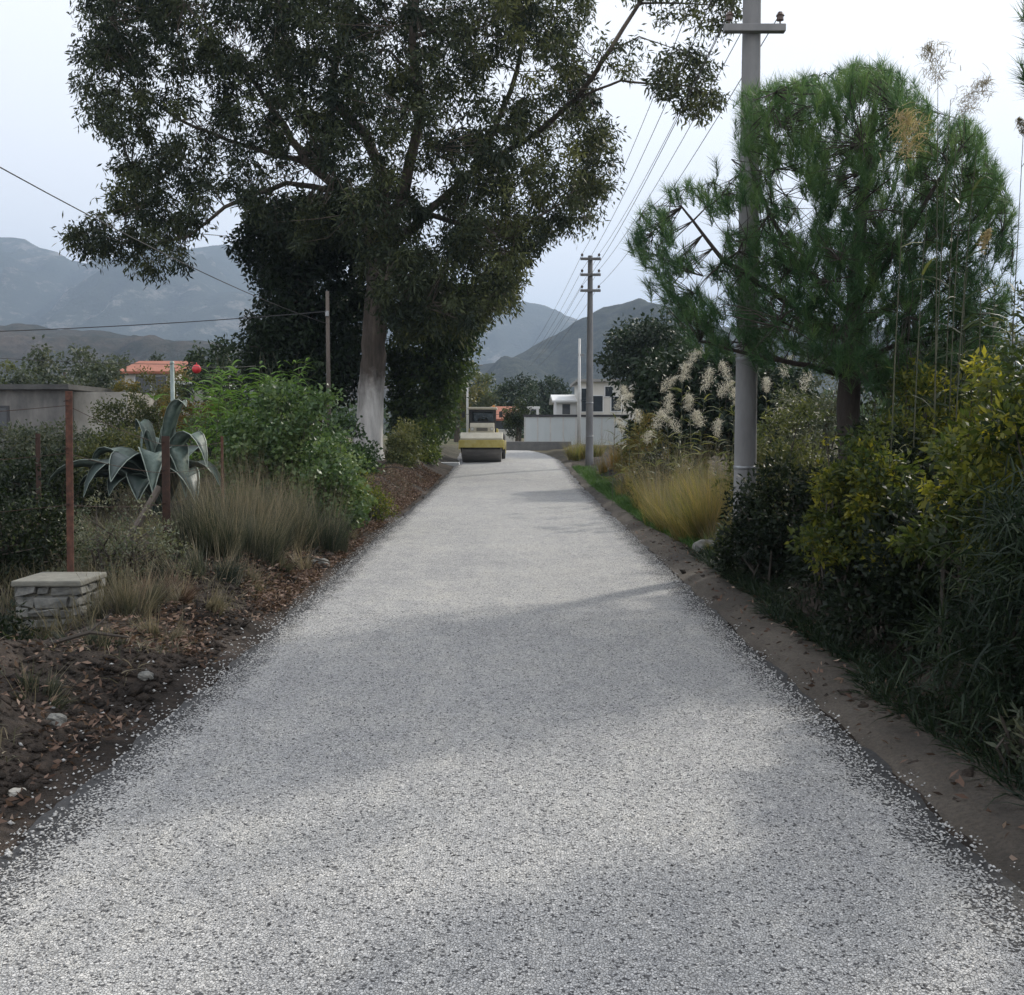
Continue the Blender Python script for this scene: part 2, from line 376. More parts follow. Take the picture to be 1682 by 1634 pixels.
def binder_mat():
    m, nt, b, o = new_mat('wet_bitumen_edge')
    geo = nt.nodes.new('ShaderNodeNewGeometry')
    f = noise(nt, 30, 5, .7, geo.outputs['Position'])
    nt.links.new(ramp(nt, f, [(.012, .012, .013), (.03, .03, .031), (.07, .065, .06)], [.3, .55, .75]), b.inputs['Base Color'])
    b.inputs['Roughness'].default_value = .6; bump(nt, b, f, .7, .02)
    return m
M['binder'] = binder_mat()

def ground_mat():
    m, nt, b, o = new_mat('earth')
    geo = nt.nodes.new('ShaderNodeNewGeometry'); pos = geo.outputs['Position']
    a = noise(nt, .7, 6, .65, pos); c = noise(nt, 9, 6, .7, pos); d = noise(nt, 45, 4, .7, pos)
    near = ramp(nt, a, [(.018, .016, .014), (.036, .030, .026), (.066, .054, .046), (.12, .105, .095)], [.3, .45, .58, .75])
    fine = ramp(nt, c, [(.45, .45, .45), (1, 1, 1), (1.7, 1.6, 1.5)], [.3, .5, .72])
    mu = nt.nodes.new('ShaderNodeMix'); mu.data_type = 'RGBA'; mu.blend_type = 'MULTIPLY'; mu.inputs['Factor'].default_value = 1
    nt.links.new(near, mu.inputs['A']); nt.links.new(fine, mu.inputs['B'])
    # far fields and scrub
    f = noise(nt, .012, 7, .65, pos)
    far = ramp(nt, f, [(.035, .045, .025), (.07, .075, .04), (.15, .13, .08), (.06, .07, .035)], [.35, .47, .56, .68])
    sp = nt.nodes.new('ShaderNodeSeparateXYZ'); nt.links.new(pos, sp.inputs[0])
    mr_ = nt.nodes.new('ShaderNodeMapRange'); mr_.inputs['From Min'].default_value = 40; mr_.inputs['From Max'].default_value = 90
    nt.links.new(sp.outputs['Y'], mr_.inputs['Value'])
    mx = nt.nodes.new('ShaderNodeMix'); mx.data_type = 'RGBA'; nt.links.new(mr_.outputs['Result'], mx.inputs['Factor'])
    nt.links.new(mu.outputs['Result'], mx.inputs['A']); nt.links.new(far, mx.inputs['B'])
    nt.links.new(mx.outputs['Result'], b.inputs['Base Color']); b.inputs['Roughness'].default_value = .95
    b.inputs['Specular IOR Level'].default_value = .15
    ad = nt.nodes.new('ShaderNodeMath'); ad.operation = 'MULTIPLY_ADD'; ad.inputs[1].default_value = .35
    nt.links.new(d, ad.inputs[0]); nt.links.new(c, ad.inputs[2]); bump(nt, b, ad.outputs[0], 1.0, .07)
    return m
M['ground'] = ground_mat()

def shoulder_mat():
    m, nt, b, o = new_mat('dusty_shoulder')
    geo = nt.nodes.new('ShaderNodeNewGeometry'); pos = geo.outputs['Position']
    a = noise(nt, 1.6, 6, .65, pos, stretch=(1, .35, 1)); c = noise(nt, 40, 4, .7, pos)
    base = ramp(nt, a, [(.04, .034, .028), (.078, .066, .053), (.13, .112, .092)], [.32, .5, .68])
    fine = ramp(nt, c, [(.6, .6, .6), (1, 1, 1), (1.35, 1.3, 1.25)], [.3, .5, .75])
    mu = nt.nodes.new('ShaderNodeMix'); mu.data_type = 'RGBA'; mu.blend_type = 'MULTIPLY'; mu.inputs['Factor'].default_value = 1
    nt.links.new(base, mu.inputs['A']); nt.links.new(fine, mu.inputs['B'])
    nt.links.new(mu.outputs['Result'], b.inputs['Base Color']); b.inputs['Roughness'].default_value = .95
    bump(nt, b, c, .9, .04)
    return m
M['shoulder'] = shoulder_mat()

def hill_mat(name, cols, scale, pos):
    m, nt, b, o = new_mat(name)
    geo = nt.nodes.new('ShaderNodeNewGeometry')
    f = noise(nt, scale, 12, .74, geo.outputs['Position'], stretch=(1, .5, 1.6))
    nt.links.new(ramp(nt, f, cols, pos), b.inputs['Base Color']); b.inputs['Roughness'].default_value = .95
    b.inputs['Specular IOR Level'].default_value = .1
    bump(nt, b, noise(nt, scale * 9, 8, .75, geo.outputs['Position']), 1.0, 22)
    return m
M['mountain'] = hill_mat('mountain_scrub', [(.014, .028, .017), (.036, .048, .03), (.26, .24, .21), (.035, .045, .03)], .009, [.38, .54, .63, .70])
M['hill'] = hill_mat('wooded_hill', [(.010, .020, .012), (.038, .054, .028), (.11, .11, .065)], .05, [.38, .52, .68])
M['brown_hill'] = hill_mat('dry_slope', [(.032, .042, .028), (.075, .07, .05), (.16, .125, .095), (.045, .055, .036)], .014, [.4, .5, .6, .7])

# ------------------------------------------------------------------ the setting
def grid(name, xs, ys, zf, mat, smooth=True):
    X, Y = np.meshgrid(xs, ys); Z = zf(X, Y)
    V = np.stack((X, Y, Z), -1).reshape(-1, 3); n = len(xs)
    i, j = np.meshgrid(np.arange(n - 1), np.arange(len(ys) - 1)); a = (j * n + i).ravel()
    return kind(quads(name, V, np.stack((a, a + 1, a + n + 1, a + n), -1), mat, smooth=smooth), 'structure')

xs = np.concatenate((-np.geomspace(7500, 13, 26), np.arange(-12.5, -6, .5), np.arange(-6, 6, .09), np.arange(6, 12.6, .5), np.geomspace(13, 7500, 26)))
ys = np.concatenate((np.array([-60, -20, -6, -2, 0]), np.arange(1, 20, .1), np.arange(20, 60, .35), np.geomspace(60, 9000, 40)))
def ground_z(X, Y):
    z = T(X, Y)
    inroad = sst(RL - .10, RL + .1, X) * (1 - sst(RR - .1, RR + .06, X)) * (1 - sst(64, 66, Y))
    return z - inroad * .06 - .6 * sst(200, 2000, Y) 
grid('ground', xs, ys, ground_z, M['ground'])

# road: a long straight with a ragged edge, curving away to the left at the far end
def road_edge(Y, s, side):
    return (vnoise(Y * 2.2, Y * 0 + s, s) - .5) * .10 + (vnoise(Y * 9, Y * 0 + s, s + 5) - .5) * .05
ry = np.concatenate((np.arange(-12, 20, .08), np.arange(20, 62.5, .3)))
tt = np.linspace(0, 1, 25)
def road_mesh(name, mat, extra, dz, seed):
    bend = np.where(ry > 46, ((ry - 46) / 16.0) ** 2 * 2.2, 0)
    xl = RL - extra + road_edge(ry, seed, 0) - bend * 1.6; xr = RR + extra + road_edge(ry, seed + 3, 1) - bend * .5
    X = xl[:, None] * (1 - tt) + xr[:, None] * tt; Y = np.repeat(ry[:, None], len(tt), 1)
    camber = .03 * (1 - ((tt - .5) * 2) ** 2)
    Z = grade(Y) + camber + dz + (fbm(X * .8, Y * .5, 31, 3) - .5) * .012
    V = np.stack((X, Y, Z), -1).reshape(-1, 3); n = len(tt)
    i, j = np.meshgrid(np.arange(n - 1), np.arange(len(ry) - 1)); a = (j * n + i).ravel()
    return kind(quads(name, V, np.stack((a, a + 1, a + n + 1, a + n), -1), mat, smooth=True), 'structure')
road_mesh('road_binder', M['binder'], .07, .004, 40)
road_mesh('road', M['road'], -.03, .012, 50)

# dusty strip between road and hedge on the right
sy = np.concatenate((np.arange(1, 20, .1), np.arange(20, 46, .3))); st = np.linspace(0, 1, 20)
sx0 = RR + .09 + (vnoise(sy * 1.4, sy * 0, 61) - .5) * .08; sx1 = RR + np.interp(sy, [0, 5, 14, 22, 46], [.78, .78, .86, .5, .35]) + (vnoise(sy * 1.1, sy * 0, 62) - .5) * .22
SX = sx0[:, None] * (1 - st) + sx1[:, None] * st; SY = np.repeat(sy[:, None], len(st), 1)
SZ = T(SX, SY) + .008 + .02 * np.sin(st * math.pi) + (fbm(SX * 5, SY * 3, 63, 4) - .5) * .05
a_ = np.arange(len(st) - 1)[None, :] + (np.arange(len(sy) - 1) * len(st))[:, None]; a_ = a_.ravel(); n_ = len(st)
kind(quads('shoulder', np.stack((SX, SY, SZ), -1).reshape(-1, 3), np.stack((a_, a_ + 1, a_ + n_ + 1, a_ + n_), -1), M['shoulder'], smooth=True), 'structure')

# mountains
def hills(name, prof, Yr, depth, mat, seed, rough, nx=240, ny=60, steep=1.5):
    px = [p[0] for p in prof]; X0, X1 = (px[0] - CX) / F * Yr, (px[-1] - CX) / F * Yr
    hx = [(p[0] - CX) / F * Yr for p in prof]; hz = [CAMH + (709 - p[1]) / F * Yr for p in prof]
    gx = np.linspace(X0, X1, nx); gy = np.linspace(Yr - depth, Yr + depth, ny)
    def zf(X, Y):
        t = np.abs((Y - Yr) / depth); base = np.interp(X, hx, hz)
        wx = X + 260 * (fbm(X / 700, Y / 700, seed + 30, 3) - .5) * depth / 800
        n = fbm(X / depth * 3.2, Y / depth * 3.2, seed, 6) - .5
        spur = 1 - np.abs(fbm(wx / depth * 5.5 + 9, Y / depth * 1.3, seed + 9, 4) - .5) * 2
        fine = 1 - np.abs(fbm(X / depth * 22, Y / depth * 14, seed + 17, 4) - .5) * 2
        top = 1 + .10 * (fbm(X / depth * 9, X * 0 + seed, seed + 5, 4) - .5)
        body = np.clip(1 - t, 0, 1) ** 1.2; k = np.clip(t * 3.2, 0, 1) * body
        return base * (body * top * (1 + rough * .8 * n * np.clip(t * 4, 0.1, 1)) + (spur - .72) * 2.1 * rough * k + (fine - .75) * .32 * rough * (k + .12 * body)) - 3 - 60 * np.clip(t - .85, 0, 1)
    return grid(name, gx, gy, zf, mat)
hills('mountains', [(-900, 470), (-500, 430), (-200, 415), (-60, 402), (0, 400), (40, 397), (80, 404), (108, 413), (135, 432), (170, 440), (205, 446), (240, 434), (290, 420), (340, 411), (380, 408), (430, 422), (520, 440), (640, 480), (740, 515), (800, 512), (860, 497), (900, 505), (940, 523), (1000, 545), (1100, 580), (1250, 600), (1500, 570), (1900, 520), (2500, 560)], 3000, 1500, M['mountain'], 71, .55, 420, 110)
hills('wooded_hills', [(560, 690), (700, 640), (780, 596), (830, 588), (880, 560), (930, 530), (975, 500), (1010, 488), (1040, 487), (1080, 500), (1120, 515), (1180, 530), (1300, 520), (1450, 540), (1700, 560), (2000, 600)], 1150, 520, M['hill'], 83, .5, 300, 80)
hills('dry_hills', [(-700, 560), (-300, 535), (-100, 530), (60, 528), (160, 535), (260, 555), (360, 560), (480, 580), (600, 610), (760, 660)], 900, 420, M['brown_hill'], 91, .55, 260, 70)

# ------------------------------------------------------------------ foliage builders
def unit(a): return a / (np.linalg.norm(a, axis=-1, keepdims=True) + 1e-9)

def leaves(name, Pn, D, L, W, mat, parent, tint, fold=.18, origin=None):
    n = len(Pn); D = unit(D)
    N = R.normal(size=(n, 3)) + np.array((0, 0, .8)); N = unit(N - D * (N * D).sum(-1, keepdims=True)); S = np.cross(D, N)
    L = np.asarray(L)[:, None]; W = np.asarray(W)[:, None]
    mid = Pn + D * L * .45 + N * W * fold
    V = np.stack((Pn, mid + S * W / 2, Pn + D * L, mid - S * W / 2), 1).reshape(-1, 3)
    Q = np.arange(4 * n).reshape(n, 4)
    return quads(name, V, Q, mat, parent, np.clip(tint, 0, 1), origin=origin)

def blades(name, Pn, D, L, W, droop, mat, parent, tint, segs=3, origin=None):
    """bending strips: grass, reed leaves, needles"""
    n = len(Pn); D = unit(D); L = np.asarray(L)[:, None]; W = np.asarray(W)[:, None]; droop = np.asarray(droop)[:, None] if hasattr(droop, '__len__') else droop
    S = unit(np.cross(D, np.array((0, 0, 1.)) + R.normal(size=(n, 3)) * .5))
    ts = np.linspace(0, 1, segs + 1); rows = []
    for t in ts:
        p = Pn + D * L * t + np.array((0, 0, -1.)) * droop * L * t * t
        w = W * (.75 + .5 * t if t < .3 else max(.06, (1 - t) * 1.25)) * .5
        rows.append(p - S * w); rows.append(p + S * w)
    V = np.stack(rows, 1).reshape(-1, 3); k = 2 * (segs + 1)
    b = (np.arange(n) * k)[:, None]
    Q = np.concatenate([b + np.array([[2 * s, 2 * s + 1, 2 * s + 3, 2 * s + 2]]) for s in range(segs)], 0)
    return quads(name, V, Q, mat, parent, np.tile(np.clip(tint, 0, 1), segs), origin=origin)

def in_poly(px, py, poly):
    c = np.zeros(px.shape, bool); n = len(poly)
    for i in range(n):
        x0, y0 = poly[i]; x1, y1 = poly[i - 1]
        hit = ((y0 > py) != (y1 > py)) & (px < (x1 - x0) * (py - y0) / (y1 - y0 + 1e-9) + x0); c ^= hit
    return c

def sample_poly(poly, n, holes=()):
    xs_ = [p[0] for p in poly]; ys_ = [p[1] for p in poly]; out = np.zeros((0, 2))
    while len(out) < n:
        q = np.stack((R.uniform(min(xs_), max(xs_), 4 * n), R.uniform(min(ys_), max(ys_), 4 * n)), -1)
        ok = in_poly(q[:, 0], q[:, 1], poly)
        for hx, hy, hr in holes: ok &= (q[:, 0] - hx) ** 2 + (q[:, 1] - hy) ** 2 > hr * hr
        out = np.concatenate((out, q[ok]))
    return out[:n]

def skeleton(limbs, centers, K, r2, rt, wob=.12, up=.25):
    """limbs: polylines with radii; grows branches to K of the leaf clusters and a twig to each cluster"""
    mb = MB(); tw = MB(); nodes = []; rad = []
    for pts, rr in limbs:
        rr = [v * .8 for v in rr]
        pts = [np.asarray(p, float) for p in pts]
        rr = list(rr) if hasattr(rr, '__len__') else [rr] * len(pts)
        fine, fr = [], []
        for i in range(len(pts) - 1):
            for t in np.linspace(0, 1, 4, endpoint=False):
                fine.append(pts[i] * (1 - t) + pts[i + 1] * t + R.normal(size=3) * rr[i] * .18 * (i > 0 or t > 0)); fr.append(rr[i] * (1 - t) + rr[i + 1] * t)
        fine.append(pts[-1]); fr.append(rr[-1])
        mb.tube(fine, fr, 8); nodes += fine; rad += fr
    sel = R.choice(len(centers), min(K, len(centers)), replace=False)
    nd = np.array(nodes); d0 = ((centers[sel][:, None] - nd[None]) ** 2).sum(-1).min(1)
    for c in centers[sel][np.argsort(d0)]:
        nd = np.array(nodes); dv = c - nd
        cost = np.linalg.norm(dv, axis=1) + np.where(dv[:, 2] < 0, -dv[:, 2] * .6, 0); i = int(cost.argmin())
        a = nd[i]; ln = np.linalg.norm(c - a)
        if ln < .05: continue
        m1 = a * .6 + c * .4 + np.array((0, 0, up * ln * .35)) + R.normal(size=3) * wob * ln * .5
        m2 = a * .25 + c * .75 + np.array((0, 0, up * ln * .2)) + R.normal(size=3) * wob * ln * .4
        r0 = min(rad[i] * .75, r2 * (.5 + ln * .25)); pts = [a, m1, m2, c]; rr = [r0, r0 * .75, r0 * .5, r0 * .25]
        mb.tube(pts, rr, 5, False); nodes += [m1, m2, c]; rad += rr[1:]
    nd = np.array(nodes)
    for c in centers:
        dv = c - nd; i = int((np.linalg.norm(dv, axis=1)).argmin()); a = nd[i]; ln = np.linalg.norm(c - a)
        if ln < .04: continue
        m1 = (a + c) / 2 + R.normal(size=3) * wob * ln * .5
        tw.tube([a, m1, c], [rt, rt * .8, rt * .4], 3, False)
    return mb, tw

def spray(centers, rad, n_per, out=.5, droop=.6, flat=.8):
    """leaf origins and directions in clumps round the centres"""
    n = len(centers) * n_per
    off = R.normal(size=(n, 3)) * np.array((1, 1, flat)); off = unit(off) * (R.random((n, 1)) ** .55)
    rr = np.repeat(rad if hasattr(rad, '__len__') else np.full(len(centers), rad), n_per)[:, None]
    p = np.repeat(centers, n_per, 0) + off * rr
    d = unit(R.normal(size=(n, 3))) + off * out + np.array((0, 0, -droop))
    return p, d

def tree(name, label, cat, base, limbs, centers, K, r2, rt, crown, bark, group=None, trunk_mat=None, up=.25):
    """crown(root) builds the foliage; limbs[0] is the trunk"""
    t = root(name, label, cat, base, group)
    tm = MB(); pts, rr = limbs[0]; pts = [np.asarray(p, float) for p in pts]
    tube_fine(tm, pts, rr, 14)
    mesh('trunk', tm, trunk_mat or bark, t, smooth=True)
    mb, tw = skeleton(limbs[1:] if len(limbs) > 1 else [(pts[-2:], rr[-2:])], centers, K, r2, rt, up=up)
    mb.add(tw.v, tw.f)
    mesh('branches', mb, bark, t, smooth=True)
    crown(t); return t

def tube_fine(mb, pts, rr, n, wob=.05):
    fine, fr = [], []
    for i in range(len(pts) - 1):
        for t in np.linspace(0, 1, 5, endpoint=False):
            fine.append(pts[i] * (1 - t) + pts[i + 1] * t + R.normal(size=3) * rr[i] * wob); fr.append((rr[i] * (1 - t) + rr[i + 1] * t) * (1 + R.normal() * .03))
    fine.append(pts[-1]); fr.append(rr[-1]); mb.tube(fine, fr, n)

# ------------------------------------------------------------------ the great eucalyptus by the road
EY = 38.0
eb = P(604, 765, EY); eb[2] = Tf(eb[0], EY) - .1
main_poly = [(150, -190), (138, 20), (134, 110), (150, 210), (200, 262), (180, 330), (112, 388), (128, 418), (200, 424), (285, 462), (302, 440), (312, 392), (345, 318), (395, 335), (420, 345), (590, 440), (650, 540), (760, 540), (845, 500), (858, 440), (882, 402), (960, 372), (1008, 292), (1002, 210), (962, 130), (966, 0), (940, -190)]
holes = [(391, 62, 24), (461, 308, 24), (507, 298, 28), (552, 338, 24), (710, 300, 32), (718, 367, 24), (930, 300, 16), (574, 442, 24), (828, 113, 24), (365, 262, 20), (295, 198, 16), (326, 135, 18), (484, 215, 18), (650, 105, 14), (765, 150, 16), (870, 60, 14), (600, 200, 15), (250, 150, 14), (215, 220, 14), (330, 390, 26), (420, 190, 14), (690, 210, 16), (800, 330, 14), (500, 70, 12), (905, 190, 14), (250, 300, 12), (310, 250, 14)]
q = np.concatenate((sample_poly(main_poly, 1650, holes), sample_poly([(430, 345), (520, 320), (860, 330), (860, 470), (760, 540), (650, 560), (640, 470), (600, 430), (450, 440)], 130, holes)))
dd = R.uniform(-1, 1, len(q)) * 5.5 * np.sqrt(np.clip(1 - ((q[:, 0] - 580) / 480) ** 2, .06, 1))
ec = Pa(q[:, 0], q[:, 1], EY + dd)
# side sprays that hang over the road
s1 = sample_poly([(985, 5), (1060, -40), (1215, -60), (1212, 30), (1195, 62), (1150, 40), (1040, 22)], 48)
s2 = sample_poly([(1085, 95), (1130, 80), (1168, 100), (1180, 165), (1160, 195), (1120, 190), (1088, 150), (1040, 130)], 46)
s3 = sample_poly([(960, 60), (1050, 70), (1060, 120), (1010, 135)], 9)
sv = np.concatenate((s1, s2, s3)); ec2 = Pa(sv[:, 0], sv[:, 1], EY - 4 + R.uniform(-1, 1, len(sv)) * 1.2)
E = lambda x, y, d=0: P(x, y, EY + d)
elimbs = [([eb, E(606, 700), E(612, 600), E(617, 520), E(622, 440), E(628, 400)], [.64, .52, .46, .44, .42, .40]),
          ([E(622, 440), E(600, 360), E(560, 312), E(505, 268), E(455, 190), E(400, 110)], [.3, .26, .22, .19, .15, .09]),
          ([E(560, 312), E(470, 300, -1), E(370, 340, -1.5), E(310, 388, -2), E(250, 400, -2)], [.15, .11, .08, .06, .03]),
          ([E(505, 268), E(400, 240, 1), E(300, 200, 2), E(200, 130, 2)], [.13, .1, .07, .04]),
          ([E(628, 400), E(632, 300, 1), E(600, 220, 1.5), E(540, 160, 1), E(560, 60, 1), E(600, -100, 1)], [.36, .28, .24, .2, .16, .1]),
          ([E(628, 400), E(668, 300, -1), E(690, 180, -1.5), E(676, 60, -2), E(690, -120, -2)], [.32, .25, .2, .16, .1]),
          ([E(622, 430), E(700, 350, 1), E(780, 280, 2), E(840, 150, 2), E(870, 20, 2)], [.28, .2, .17, .13, .08]),
          ([E(700, 350, 1), E(790, 380, -1), E(860, 370, -2), E(930, 330, -2)], [.14, .1, .07, .04]),
          ([E(780, 280, 2), E(880, 220, 0), E(950, 160, -2), E(1000, 85, -4), E(1050, 5, -4), E(1090, -50, -4)], [.15, .13, .115, .1, .08, .05]),
          ([E(950, 160, -2), E(1020, 132, -4), E(1090, 140, -4), E(1135, 140, -4)], [.06, .05, .035, .02]),
          ([E(1000, 85, -4), E(1050, 60, -4), E(1110, 80, -4)], [.045, .03, .015]),
          ([E(1050, 5, -4), E(1120, 5, -4), E(1190, 10, -4)], [.05, .035, .015])]
def euc_crown(t):
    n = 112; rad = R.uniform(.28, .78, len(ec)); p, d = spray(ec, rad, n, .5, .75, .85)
    tone = np.repeat(R.normal(.30, .18, len(ec)) + .34 * sst(520, 900, q[:, 0]) * (R.random(len(ec)) < .55), n) + R.normal(0, .12, len(p))  # right side tinted lighter: sunlit foliage put into the leaf colour
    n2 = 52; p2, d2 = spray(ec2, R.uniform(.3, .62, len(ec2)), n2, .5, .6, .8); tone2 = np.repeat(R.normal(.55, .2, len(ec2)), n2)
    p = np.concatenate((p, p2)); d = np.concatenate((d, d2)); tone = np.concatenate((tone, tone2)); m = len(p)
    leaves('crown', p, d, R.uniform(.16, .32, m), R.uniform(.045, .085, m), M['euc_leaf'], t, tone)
tree('eucalyptus_tree', 'huge dark eucalyptus with whitewashed trunk base on the left road bank', 'tree', eb, elimbs, np.concatenate((ec, ec2)), 110, .09, .018, euc_crown, M['bark'], trunk_mat=M['limed'])

def poly_tree(name, label, poly, n, Y, thick, trunk_px, mat, L, W, n_per, rad, tr=.2, K=25, hl=(), tone=.4, group=None, droop=.5, hmin=.25, bark='bark'):
    q_ = sample_poly(poly, n, hl); cx_ = np.mean([p[0] for p in poly]); rx_ = max(abs(p[0] - cx_) for p in poly)
    d_ = R.uniform(-1, 1, n) * thick * np.sqrt(np.clip(1 - ((q_[:, 0] - cx_) / rx_) ** 2, .1, 1)); c_ = Pa(q_[:, 0], q_[:, 1], Y + d_)
    b_ = P(trunk_px, 700, Y); b_[2] = Tf(b_[0], Y) - .1
    top = c_.mean(0); hi = c_[:, 2].max(); lo = c_[:, 2].min()
    zt = max(b_[2] + hmin, lo * .6 + hi * .4)
    trk = [b_, b_ * .5 + np.array((top[0] * .2 + b_[0] * .8, Y, zt)) * .5, np.array((top[0] * .4 + b_[0] * .6, Y, zt)), np.array((top[0] * .7 + b_[0] * .3, Y, hi * .7 + zt * .3))]
    def cr(t):
        p, d = spray(c_, R.uniform(.7, 1.3, n) * rad, n_per, .5, droop); tn = np.repeat(R.normal(tone, .18, n), n_per) + R.normal(0, .12, len(p))
        leaves('crown', p, d, R.uniform(.7, 1.3, len(p)) * L, R.uniform(.7, 1.3, len(p)) * W, mat, t, tn)
    return tree(name, label, 'tree', b_, [(trk, [tr, tr * .8, tr * .6, tr * .25]), (trk[1:], [tr * .7, tr * .5, tr * .2])], c_, K, tr * .4, .012, cr, M[bark], group)

poly_tree('evergreen_tree', 'dense near-black evergreen tree just left of the whitewashed trunk', [(388, 400), (440, 330), (560, 325), (600, 400), (600, 560), (585, 655), (440, 650), (400, 590), (415, 520), (440, 480)], 430, 41.5, 2.6, 520, M['dark_leaf'], .24, .11, 95, .62, .3, 40, [(575, 440, 18)], .4)
poly_tree('leafy_tree', 'leafy green tree hanging low behind the roller and beside the whitewashed trunk', [(640, 520), (700, 470), (790, 470), (800, 520), (776, 560), (758, 640), (736, 700), (700, 735), (650, 720), (635, 620)], 330, 43.5, 2.2, 692, M['fresh_leaf'], .2, .1, 85, .5, .22, 30, (), .33)
poly_tree('round_tree', 'dark round tree rising behind the white house near the far poles', [(985, 600), (1000, 556), (1045, 540), (1090, 533), (1118, 560), (1140, 610), (1200, 640), (1200, 690), (1090, 690), (1055, 640), (1040, 618)], 170, 62, 4, 1085, M['dark_leaf'], .28, .15, 130, 1.0, .3, 20, (), .55)
poly_tree('shade_tree', 'low black-green tree behind the pale reed plumes', [(1040, 640), (1080, 590), (1160, 585), (1240, 600), (1330, 620), (1340, 740), (1060, 740)], 190, 33, 2.2, 1150, M['dark_leaf'], .26, .13, 80, .6, .25, 20, (), .25)

# ------------------------------------------------------------------ pine on the right
def pine(name, label, Y, poly, n, trunk_xy, limbs, K, thick, hl=(), tone=.4, group=None, extra=None):
    q_ = sample_poly(poly, n, hl); q_ = q_[(q_[:, 0] > 1210) | (fbm(q_[:, 0] / 28, q_[:, 1] / 28, 55, 2) > .37)]; q_ = q_[fbm(q_[:, 0] / 34 + 7, q_[:, 1] / 34, 56, 2) > .22]
    if extra: q_ = np.concatenate((q_, sample_poly(extra, 190)))
    n = len(q_); xs_ = [p[0] for p in poly]; cx_ = (min(xs_) + max(xs_)) / 2; rx_ = (max(xs_) - min(xs_)) / 2
    d_ = R.uniform(-1, 1, n) * thick * np.sqrt(np.clip(1 - ((q_[:, 0] - cx_) / rx_) ** 2, .05, 1)); c_ = Pa(q_[:, 0], q_[:, 1], Y + d_)
    b_ = P(trunk_xy, 900, Y); b_[2] = Tf(b_[0], Y) - .1
    ctr = np.array((b_[0], Y, c_[:, 2].mean() - 1.2))
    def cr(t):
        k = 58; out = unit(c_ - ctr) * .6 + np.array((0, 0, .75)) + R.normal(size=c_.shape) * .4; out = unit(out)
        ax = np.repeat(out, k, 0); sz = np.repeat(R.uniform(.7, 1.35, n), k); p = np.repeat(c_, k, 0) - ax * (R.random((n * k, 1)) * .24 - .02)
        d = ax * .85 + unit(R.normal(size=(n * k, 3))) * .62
        tn = np.repeat(np.clip(R.normal(tone, .17, n) + .2 * (c_[:, 2] > np.quantile(c_[:, 2], .6)), 0, 1), k) + R.normal(0, .1, n * k)  # upper tufts tinted lighter: light on the crown top painted in
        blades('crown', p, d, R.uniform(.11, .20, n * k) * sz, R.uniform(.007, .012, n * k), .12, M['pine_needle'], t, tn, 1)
    lim = [([b_] + limbs[0][0][1:], limbs[0][1])] + limbs[1:]
    return tree(name, label, 'tree', b_, lim, c_, K, .035, .007, cr, M['dark_bark'], group, up=.15)

PY = 13.6
N_ = lambda x, y, d=0: P(x, y, PY + d)
pine_poly = [(1028, 420), (1040, 348), (1075, 315), (1125, 300), (1170, 250), (1206, 225), (1214, 150), (1290, 132), (1350, 120), (1400, 103), (1450, 98), (1500, 130), (1530, 178), (1600, 200), (1640, 270), (1668, 350), (1662, 450), (1650, 540), (1580, 610), (1450, 640), (1340, 605), (1210, 590), (1130, 560), (1085, 490), (1040, 450)]
pine_holes = [(1290, 300, 26), (1325, 330, 18), (1425, 165, 14), (1410, 180, 12), (1130, 350, 32), (1170, 400, 24), (1210, 350, 22), (1500, 300, 12), (1640, 430, 18), (1280, 210, 12), (1060, 400, 10), (1190, 290, 18), (1620, 470, 12), (1250, 260, 10), (1300, 370, 12), (1370, 260, 12), (1150, 450, 14), (1610, 400, 14), (1105, 400, 14)]
pine('pine_tree', 'green round-topped pine growing over the concrete pole on the right', PY, pine_poly, 3500, 1398,
     [([N_(1398, 900), N_(1397, 780), N_(1394, 650), N_(1402, 520), N_(1412, 380), N_(1430, 240), N_(1440, 140)], [.19, .16, .145, .12, .08, .05, .02]),
      ([N_(1402, 520), N_(1412, 380), N_(1430, 240), N_(1440, 140)], [.10, .07, .045, .02]),
      ([N_(1396, 620), N_(1330, 600, -.5), N_(1240, 585, -.8), N_(1150, 560, -.8)], [.055, .045, .035, .02]),
      ([N_(1400, 560), N_(1300, 500, -.8), N_(1190, 430, -1), N_(1120, 340, -1)], [.06, .05, .035, .015]),
      ([N_(1402, 520), N_(1300, 420, .8), N_(1240, 300, .8), N_(1220, 200, .6)], [.06, .045, .03, .015]),
      ([N_(1402, 540), N_(1500, 480, .6), N_(1590, 420, .6), N_(1640, 350, .4)], [.06, .045, .03, .015]),
      ([N_(1404, 500), N_(1480, 400, -1), N_(1540, 300, -1.2), N_(1580, 240, -1)], [.06, .045, .03, .015]),
      ([N_(1396, 600), N_(1480, 560, -.8), N_(1570, 540, -.8)], [.05, .035, .02])], 130, 2.0, pine_holes, .46, extra=[(1425, 600), (1640, 530), (1685, 640), (1570, 705), (1455, 690)])
P2 = 9.4
N2 = lambda x, y, d=0: P(x, y, P2 + d)
pine('pine_tree', 'pine reaching in at the top right edge of the photo', P2,
     [(1668, 20), (1700, -60), (1800, -120), (1990, -60), (2050, 150), (1990, 320), (1830, 330), (1750, 240), (1700, 180), (1676, 120)], 460, 1860,
     [([N2(1860, 900), N2(1858, 600), N2(1862, 300), N2(1850, -60)], [.16, .13, .1, .03]),
      ([N2(1862, 300), N2(1850, -60)], [.09, .03]),
      ([N2(1862, 300), N2(1780, 180), N2(1700, 80)], [.05, .035, .012]),
      ([N2(1862, 300), N2(1940, 160), N2(2000, 80)], [.05, .035, .012])], 40, 1.2, (), .4)

